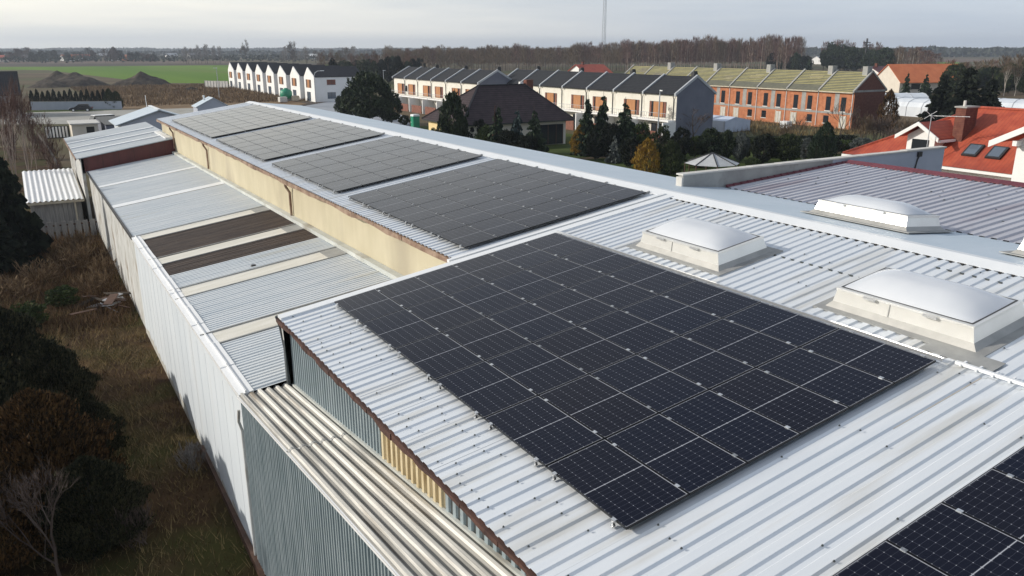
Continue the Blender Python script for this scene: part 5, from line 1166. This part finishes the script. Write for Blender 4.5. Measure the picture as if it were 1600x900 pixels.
pl_px('pine', 3, 612, 196, 145, 24, 'needle_pine', 'lower pine at the right of the big round pine', 'tree', 'pine_tree')
pl_px('pine', 2, 709, 241, 141, 28, 'needle_pine', 'pine with bare trunk before the hip roofed bungalow', 'tree', 'pine_tree')
pl_px('globe', 3, 748, 242, 186, 20, 'needle_black', 'dark round bush right of the bare trunked pine', 'shrub', 'round_bush')
SPR = [(778, 248, 158, 24, 'needle', 'first spruce before the brown roof, left one of the clump'), (808, 250, 164, 25, 'needle_blue', 'bluish spruce in the middle of the clump before the bungalow'), (834, 253, 160, 29, 'needle', 'widest dark spruce of the clump before the bungalow'),
       (917, 243, 144, 27, 'needle', 'slim spruce left of a rusty tipped one'), (940, 243, 139, 26, 'needle', 'tallest slim spruce with a rusty tip'), (974, 245, 148, 34, 'needle', 'broad spruce before the right terrace'),
       (960, 255, 207, 15, 'shrub_grey', 'small grey green cone before the broad spruce')]
for k, (x, y, yt, rpx, mt, lb) in enumerate(SPR): pl_px('spruce', k % 3, x, y, yt, rpx, mt, lb, 'tree', 'spruce_tree')
pl_px('spruce', 1, 774, 248, 154, 6, 'twig_red', 'thin rusty dead treetop beside the first spruce', 'tree', 'dead_conifer')
for k, (x, y, yt, rpx, kind, mt, lb) in enumerate([(905, 243, 196, 13, 'thuja', 'thuja_gold', 'golden conifer at the foot of the slim spruces'), (1010, 273, 217, 20, 'thuja', 'thuja_gold', 'golden clipped conifer beside a dark one'), (1047, 273, 220, 20, 'thuja', 'thuja', 'dark clipped conifer right of the golden one'), (930, 250, 205, 20, 'globe', 'needle_black', 'dark bush below the slim spruces'), (985, 262, 215, 22, 'globe', 'needle_black', 'dark bush left of the golden clipped conifer'),
       (1108, 252, 199, 24, 'pine', 'needle_pine', 'flat topped pine left of the gazebo trees'), (1132, 253, 202, 18, 'pine', 'needle_pine', 'flat topped pine behind the gazebo'), (1155, 254, 206, 16, 'globe', 'shrub_grey', 'grey green tree right of the flat topped pines'), (1192, 258, 210, 22, 'globe', 'needle_black', 'dark globe shaped bush nearer the gazebo'), (1228, 258, 207, 26, 'globe', 'thuja', 'large dark globe bush left of the tall cone'),
       (1286, 252, 190, 16, 'thuja', 'needle', 'tall dark cone conifer behind the fire wall'), (1274, 254, 206, 11, 'thuja', 'needle', 'narrow conifer left of the tall cone'), (1258, 250, 216, 14, 'globe', 'shrub_grey', 'grey shrub left of the tall cone'), (1345, 243, 214, 20, 'globe', 'shrub_grey', 'grey shrub before the red roof'), (1318, 240, 218, 16, 'globe', 'shrub_green', 'green shrub right of the tall cone'), (1384, 205, 141, 13, 'thuja', 'thuja_brown', 'tall brownish conifer at the brick terrace end'), (1090, 262, 244, 22, 'globe', 'shrub_green', 'low green shrub on the lawn left of the gazebo'), (1175, 262, 246, 14, 'globe', 'shrub_green', 'low green shrub on the lawn right of the gazebo')]):
    pl_px(kind, k % 4, x, y, yt, rpx, mt, lb, 'shrub' if kind == 'globe' else 'tree', {'globe': 'round_bush', 'thuja': 'clipped_conifer', 'pine': 'garden_pine'}[kind])
for k, (x, y, yt, rpx, mt, lb) in enumerate([(1082, 222, 165, 26, 'twig', 'bare shrub before the grey gable wall'), (1045, 220, 160, 16, 'twig_grey', 'pale bare shrub at the terrace corner'), (1312, 222, 155, 22, 'twig', 'bare fruit tree before the brick gable corner'), (1250, 226, 178, 18, 'twig', 'bare fruit tree before the brick front'), (1225, 222, 185, 16, 'twig_brown', 'small bare fruit tree left of another before the brick front'), (1345, 222, 172, 22, 'twig_brown', 'bare bush under the brick gable'), (1372, 222, 176, 20, 'twig', 'bare bush right of the brick gable'), (1410, 212, 180, 22, 'twig_brown', 'bare bush before the pale polytunnel'), (1335, 200, 170, 14, 'twig', 'thin bare bush against the brick gable'), (1395, 225, 195, 18, 'twig', 'low bare bush left of the white dormer')]):
    pl_px('bare' if yt < 180 and k not in (5, 6) else 'bush', 30+k % 5, x, y, yt, rpx, mt, lb, 'tree' if yt < 180 else 'bush', 'bare_tree' if yt < 180 else 'bare_bush', bark='bark')
for k, (x, y, yt, rpx, mt, lb) in enumerate([(1500, 208, 94, 38, 'needle_black', 'largest black spruce right of the polytunnel'), (1464, 204, 108, 30, 'needle_black', 'black spruce just left of the largest'), (1537, 204, 112, 32, 'needle_black', 'black spruce just right of the largest'), (1413, 160, 109, 10, 'needle', 'small spruce before the orange roof'), (1443, 158, 111, 12, 'needle', 'second small spruce before the orange roof'), (1262, 118, 88, 9, 'needle', 'small spruce beyond the brick roof')]):
    pl_px('spruce_big' if k < 3 else 'spruce', k % 3, x, y, yt, rpx, mt, lb, 'tree', 'spruce_tree')
for k, (x, y, yt, rpx, lb) in enumerate([(1568, 150, 92, 12, 'white stemmed bare birch at the right edge'), (1585, 150, 94, 11, 'leaning white stemmed birch at the right edge')]): pl_px('bare_fine', 11+k, x, y, yt, rpx, 'twig_brown', lb, 'tree', 'birch_tree', bark='bark_pale')
rr = random.Random(21)
side = ['left', 'middle', 'right']
def clump(n, xr, yr, tr, rpx, kinds, mats, lb, cat, name, group, bark='bark', seed=1):
    rr = random.Random(seed)
    for k in range(n):
        x = xr[0]+(xr[1]-xr[0])*(k+rr.random())/n; y = rr.uniform(*yr); f = (x-xr[0])/(xr[1]-xr[0]); yt = tr[0]+(tr[1]-tr[0])*f+rr.uniform(-3.5, 4.5)+2.5*math.sin(x*.045+seed)+1.5*math.sin(x*.13)+(9*max(0, (x-1205)/45) if name == 'bare_tree' and seed == 6 else 0)
        pl_px(rr.choice(kinds), rr.randrange(4), x, y, yt, rr.uniform(*rpx), rr.choice(mats), lb, cat, name, group, bark=bark)
clump(10, (1470, 1640), (140, 150), (106, 92), (14, 22), ['pine', 'globe'], ['needle_pine', 'thuja'], 'olive green tree of the mixed wood at the right edge', 'tree', 'evergreen_tree', 'mixed wood at the right edge', seed=2)
clump(16, (1440, 1640), (128, 142), (100, 86), (9, 14), ['wood_tree'], ['twig_brown', 'twig_red'], 'bare tree of the mixed wood at the right edge', 'tree', 'bare_tree', 'bare trees of the mixed wood', seed=3)
clump(11, (1292, 1388), (110, 115), (70, 78), (16, 24), ['pine', 'globe'], ['needle_pine'], 'dense rounded evergreen of the clump beyond the brick roof', 'tree', 'evergreen_tree', 'evergreen clump beyond the brick roof', seed=4)
clump(9, (1285, 1380), (109, 111), (64, 68), (6, 9), ['wood_tree'], ['twig_red'], 'bare treetop rising out of the evergreen clump', 'tree', 'bare_tree', 'bare trees in the evergreen clump', seed=14)
clump(14, (1392, 1462), (108, 116), (78, 76), (7, 10), ['wood_tree'], ['twig_brown', 'twig_red'], 'bare tree right of the evergreen clump', 'tree', 'bare_tree', 'bare trees right of the evergreen clump', bark='bark_pale', seed=5)
# bare wood behind the terraces
clump(95, (975, 1252), (108, 113), (67, 56), (5.5, 9), ['wood_tree'], ['twig_red', 'twig_brown', 'twig_red'], 'slim bare tree of the tall wood behind the brick terrace', 'tree', 'bare_tree', 'tall bare wood', bark='bark_pink', seed=6)
clump(95, (630, 985), (108, 114), (80, 69), (6, 10), ['wood_tree'], ['twig_brown', 'twig_red', 'twig_brown'], 'slim bare tree of the lower wood behind the terraces', 'tree', 'bare_tree', 'lower bare wood', bark='bark', seed=7)
clump(20, (520, 660), (118, 132), (96, 92), (10, 16), ['pine', 'globe'], ['needle_black', 'needle_pine'], 'dark pine of the wood behind the white row', 'tree', 'pine_tree', 'dark pine wood', seed=8)
clump(9, (1205, 1262), (110, 114), (84, 90), (8, 12), ['pine', 'globe'], ['needle_black', 'needle_pine'], 'dark evergreen at the right end of the tall wood', 'tree', 'evergreen_tree', 'evergreens ending the tall wood', seed=31)
clump(26, (500, 660), (112, 128), (84, 84), (6, 9), ['wood_tree'], ['twig_red', 'twig_brown'], 'bare tree rising among the dark pines', 'tree', 'bare_tree', 'bare trees among the dark pines', seed=9)
# the depth of the wood reads as one mass
def mass(name, n, boxes, hr, rad, m, seed, leaf, per=90):
    rg = np.random.default_rng(seed); Vs = []
    Vt = unit('wood_tree', 0)[0].reshape(-1, 4, 3)
    for k in range(n):
        (x0, y0), (x1, y1), dep = boxes[rg.integers(len(boxes))]; f = rg.uniform(); px_, py_ = x0+(x1-x0)*f, y0+(y1-y0)*f; v = Vector((px_-CAM.x, py_-CAM.y)).normalized()*rg.uniform(0, dep)
        h = rg.uniform(*hr)*(.93+.07*math.sin(f*23+seed)+.05*math.sin(f*61))*(1-.3*max(0, (f-.82)/.18) if seed == 1 else 1); r_ = rg.uniform(*rad); a = rg.uniform(0, 6.28); R_ = np.array([[math.cos(a), -math.sin(a), 0], [math.sin(a), math.cos(a), 0], [0, 0, 1]])
        s = Vt[rg.choice(len(Vt), per, replace=False)].reshape(-1, 3)@R_.T*np.array([r_, r_, h])+np.array([px_+v.x, py_+v.y, 0]); Vs.append(s)
    o = npmesh(name, np.concatenate(Vs), 4, MATS[m]); o['kind'] = 'stuff'; return o
mass('bare_wood', 380, [(tuple(G(970, 108).xy), tuple(G(1245, 107.5).xy), 90)], (15.5, 19), (2.4, 3.8), 'twig_red', 1, 0, 150)
mass('bare_wood', 360, [(tuple(G(600, 108).xy), tuple(G(990, 108).xy), 120)], (11.5, 15), (2.6, 4), 'twig_brown', 2, 0, 150)
# --- far country on the left: single trees, farm houses, and the wooded horizon
for k, (x, y, yt, rpx, lb) in enumerate([(385, 100, 60, 10, 'lone tall bare tree above the white row houses'), (459, 100, 63, 11, 'second lone bare tree, nearer the pine wood')]): pl_px('bare_round', 40+k, x, y, yt, rpx, 'twig_grey', lb, 'tree', 'bare_tree', bark='bark')
clump(12, (282, 345), (99, 100), (74, 76), (3, 5), ['wood_tree'], ['twig_grey'], 'distant thin bare tree beyond the green field', 'tree', 'bare_tree', 'thin bare trees beyond the green field', seed=15)
clump(26, (-20, 250), (95.5, 98), (79, 80), (5, 9), ['globe', 'wood_tree'], ['far_wood', 'twig'], 'distant tree between the farm houses', 'tree', 'distant_tree', 'trees between the far farm houses', seed=16)
clump(18, (440, 560), (97, 101), (76, 76), (4, 7), ['wood_tree'], ['twig', 'twig_grey'], 'distant bare tree behind the white row', 'tree', 'distant_tree', 'bare trees behind the white row', seed=17)
FARM = [(6, 96.5, 'house_pale', 'red_tile', 20, 'rust roofed farm house at the far left edge'), (28, 96, 'house_pale', 'house_grey', 26, 'long grey barn left of the dark barn'), (60, 95, 'house_grey', 'dark_roof', 22, 'dark barn with a steep roof in the far village'), (110, 95, 'house_white', 'orange_tile', 20, 'cream house with orange roof in the far village'), (128, 94, 'house_grey', 'red_tile', 24, 'red roofed house right of the cream one'), (179, 95, 'house_white', 'dark_roof', 9, 'small bright white gabled house'), (201, 95, 'brick', 'orange_tile', 15, 'orange house right of the white gabled one'), (20, 89, 'house_white', 'house_grey', 16, 'far pale house behind the grey barn'), (140, 89, 'house_pale', 'rust', 18, 'far brown roofed house in the middle'), (165, 90, 'house_white', 'house_grey', 14, 'far pale house left of the white gable'), (268, 89, 'house_white', 'house_grey', 14, 'far pale house beyond the bare row'), (300, 89.5, 'house_white', 'house_grey', 9, 'tiny white house beyond the thin trees'), (335, 88, 'house_white', 'house_grey', 9, 'tiny white house left of the lone tree'), (487, 92, 'house_white', 'house_white', 16, 'white low hall beyond the gabled row'), (332, 85, 'brick', 'red_tile', 12, 'tiny red roofed house near the horizon'), (1280, 100, 'house_white', 'house_grey', 22, 'low white building seen between the woods')]
for k, (x, y, wm, rm, ln, lb) in enumerate(FARM):
    p = G(x, y); sc = (p-CAM).length/FPX; l_ = max(6, ln*sc*.5); t = root('farm_house', lb, 'house', p, 'farm houses of the far village'); w_ = min(6, l_*.8)
    gable_body(t, 'X', p.x-l_, p.x+l_, p.y-w_, p.y+w_, p.y, 3.4, 6.6 if k != 5 else 8, wm); gable_roof(t, 'X', p.x-l_, p.x+l_, p.y-w_, p.y+w_, p.y, 3.4, 6.6 if k != 5 else 8, rm, over=.5)
    mb = MB(); 
    for q in (-.5, .1, .6): mb.box(p.x+l_*q-.6, p.x+l_*q+.6, p.y-w_-.05, p.y-w_+.05, 1.0, 2.3)
    mb.build('window', MATS['glass_dark'], t); t.rotation_euler = (0, 0, R(-25+13*(k % 4)))
def belt(name, dist, az0, az1, hr, n, size, m, seed, depth):
    rg = np.random.default_rng(seed); az = np.radians(rg.uniform(az0, az1, n)); d = dist+rg.uniform(0, depth, n); ph = rg.uniform(0, 6.28, 4)
    top = hr*(.84+.05*np.sin(az*37+ph[0])+.05*np.sin(az*91+ph[1])+.05*np.sin(az*211+ph[2])); z = top*rg.uniform(0, 1, n)**.7
    C = np.stack([CAM.x+np.sin(az)*d, CAM.y+np.cos(az)*d, z], 1); D = rg.normal(size=(n, 3))+np.array([0, 0, .8]); V = quads(C, D, size*rg.uniform(.6, 1.3, n), size*.7, rg); V[:, 2] = np.maximum(V[:, 2], 0)
    o = npmesh(name, V, 4, MATS[m]); o['kind'] = 'stuff'; return o
belt('distant_wood', 2900, -15, 80, 17, 26000, 12, 'far_wood', 5, 500)
belt('distant_wood', 1500, -15, 30, 11, 6000, 6, 'far_wood', 6, 500)
belt('distant_wood', 1500, 48, 80, 17, 9000, 7, 'far_wood', 7, 300)
belt('village_green', 900, -14, 22, 6, 3500, 4, 'far_wood', 8, 350)

# ================================================================== the air
hzm = bpy.data.materials.new('haze_air'); hzm.use_nodes = True; t_ = hzm.node_tree
for n in list(t_.nodes):
    if n.type == 'BSDF_PRINCIPLED': t_.nodes.remove(n)
pv = t_.nodes.new('ShaderNodeVolumePrincipled'); pv.inputs['Color'].default_value = (.80, .88, 1.0, 1); pv.inputs['Density'].default_value = .0002; pv.inputs['Anisotropy'].default_value = .2
t_.links.new(pv.outputs['Volume'], t_.nodes['Material Output'].inputs['Volume'])
MATS['haze_air'] = hzm
hz_o = MB().box(-4600, 4600, -1600, 5600, -1.0, 76).build('haze', hzm); hz_o['kind'] = 'stuff'
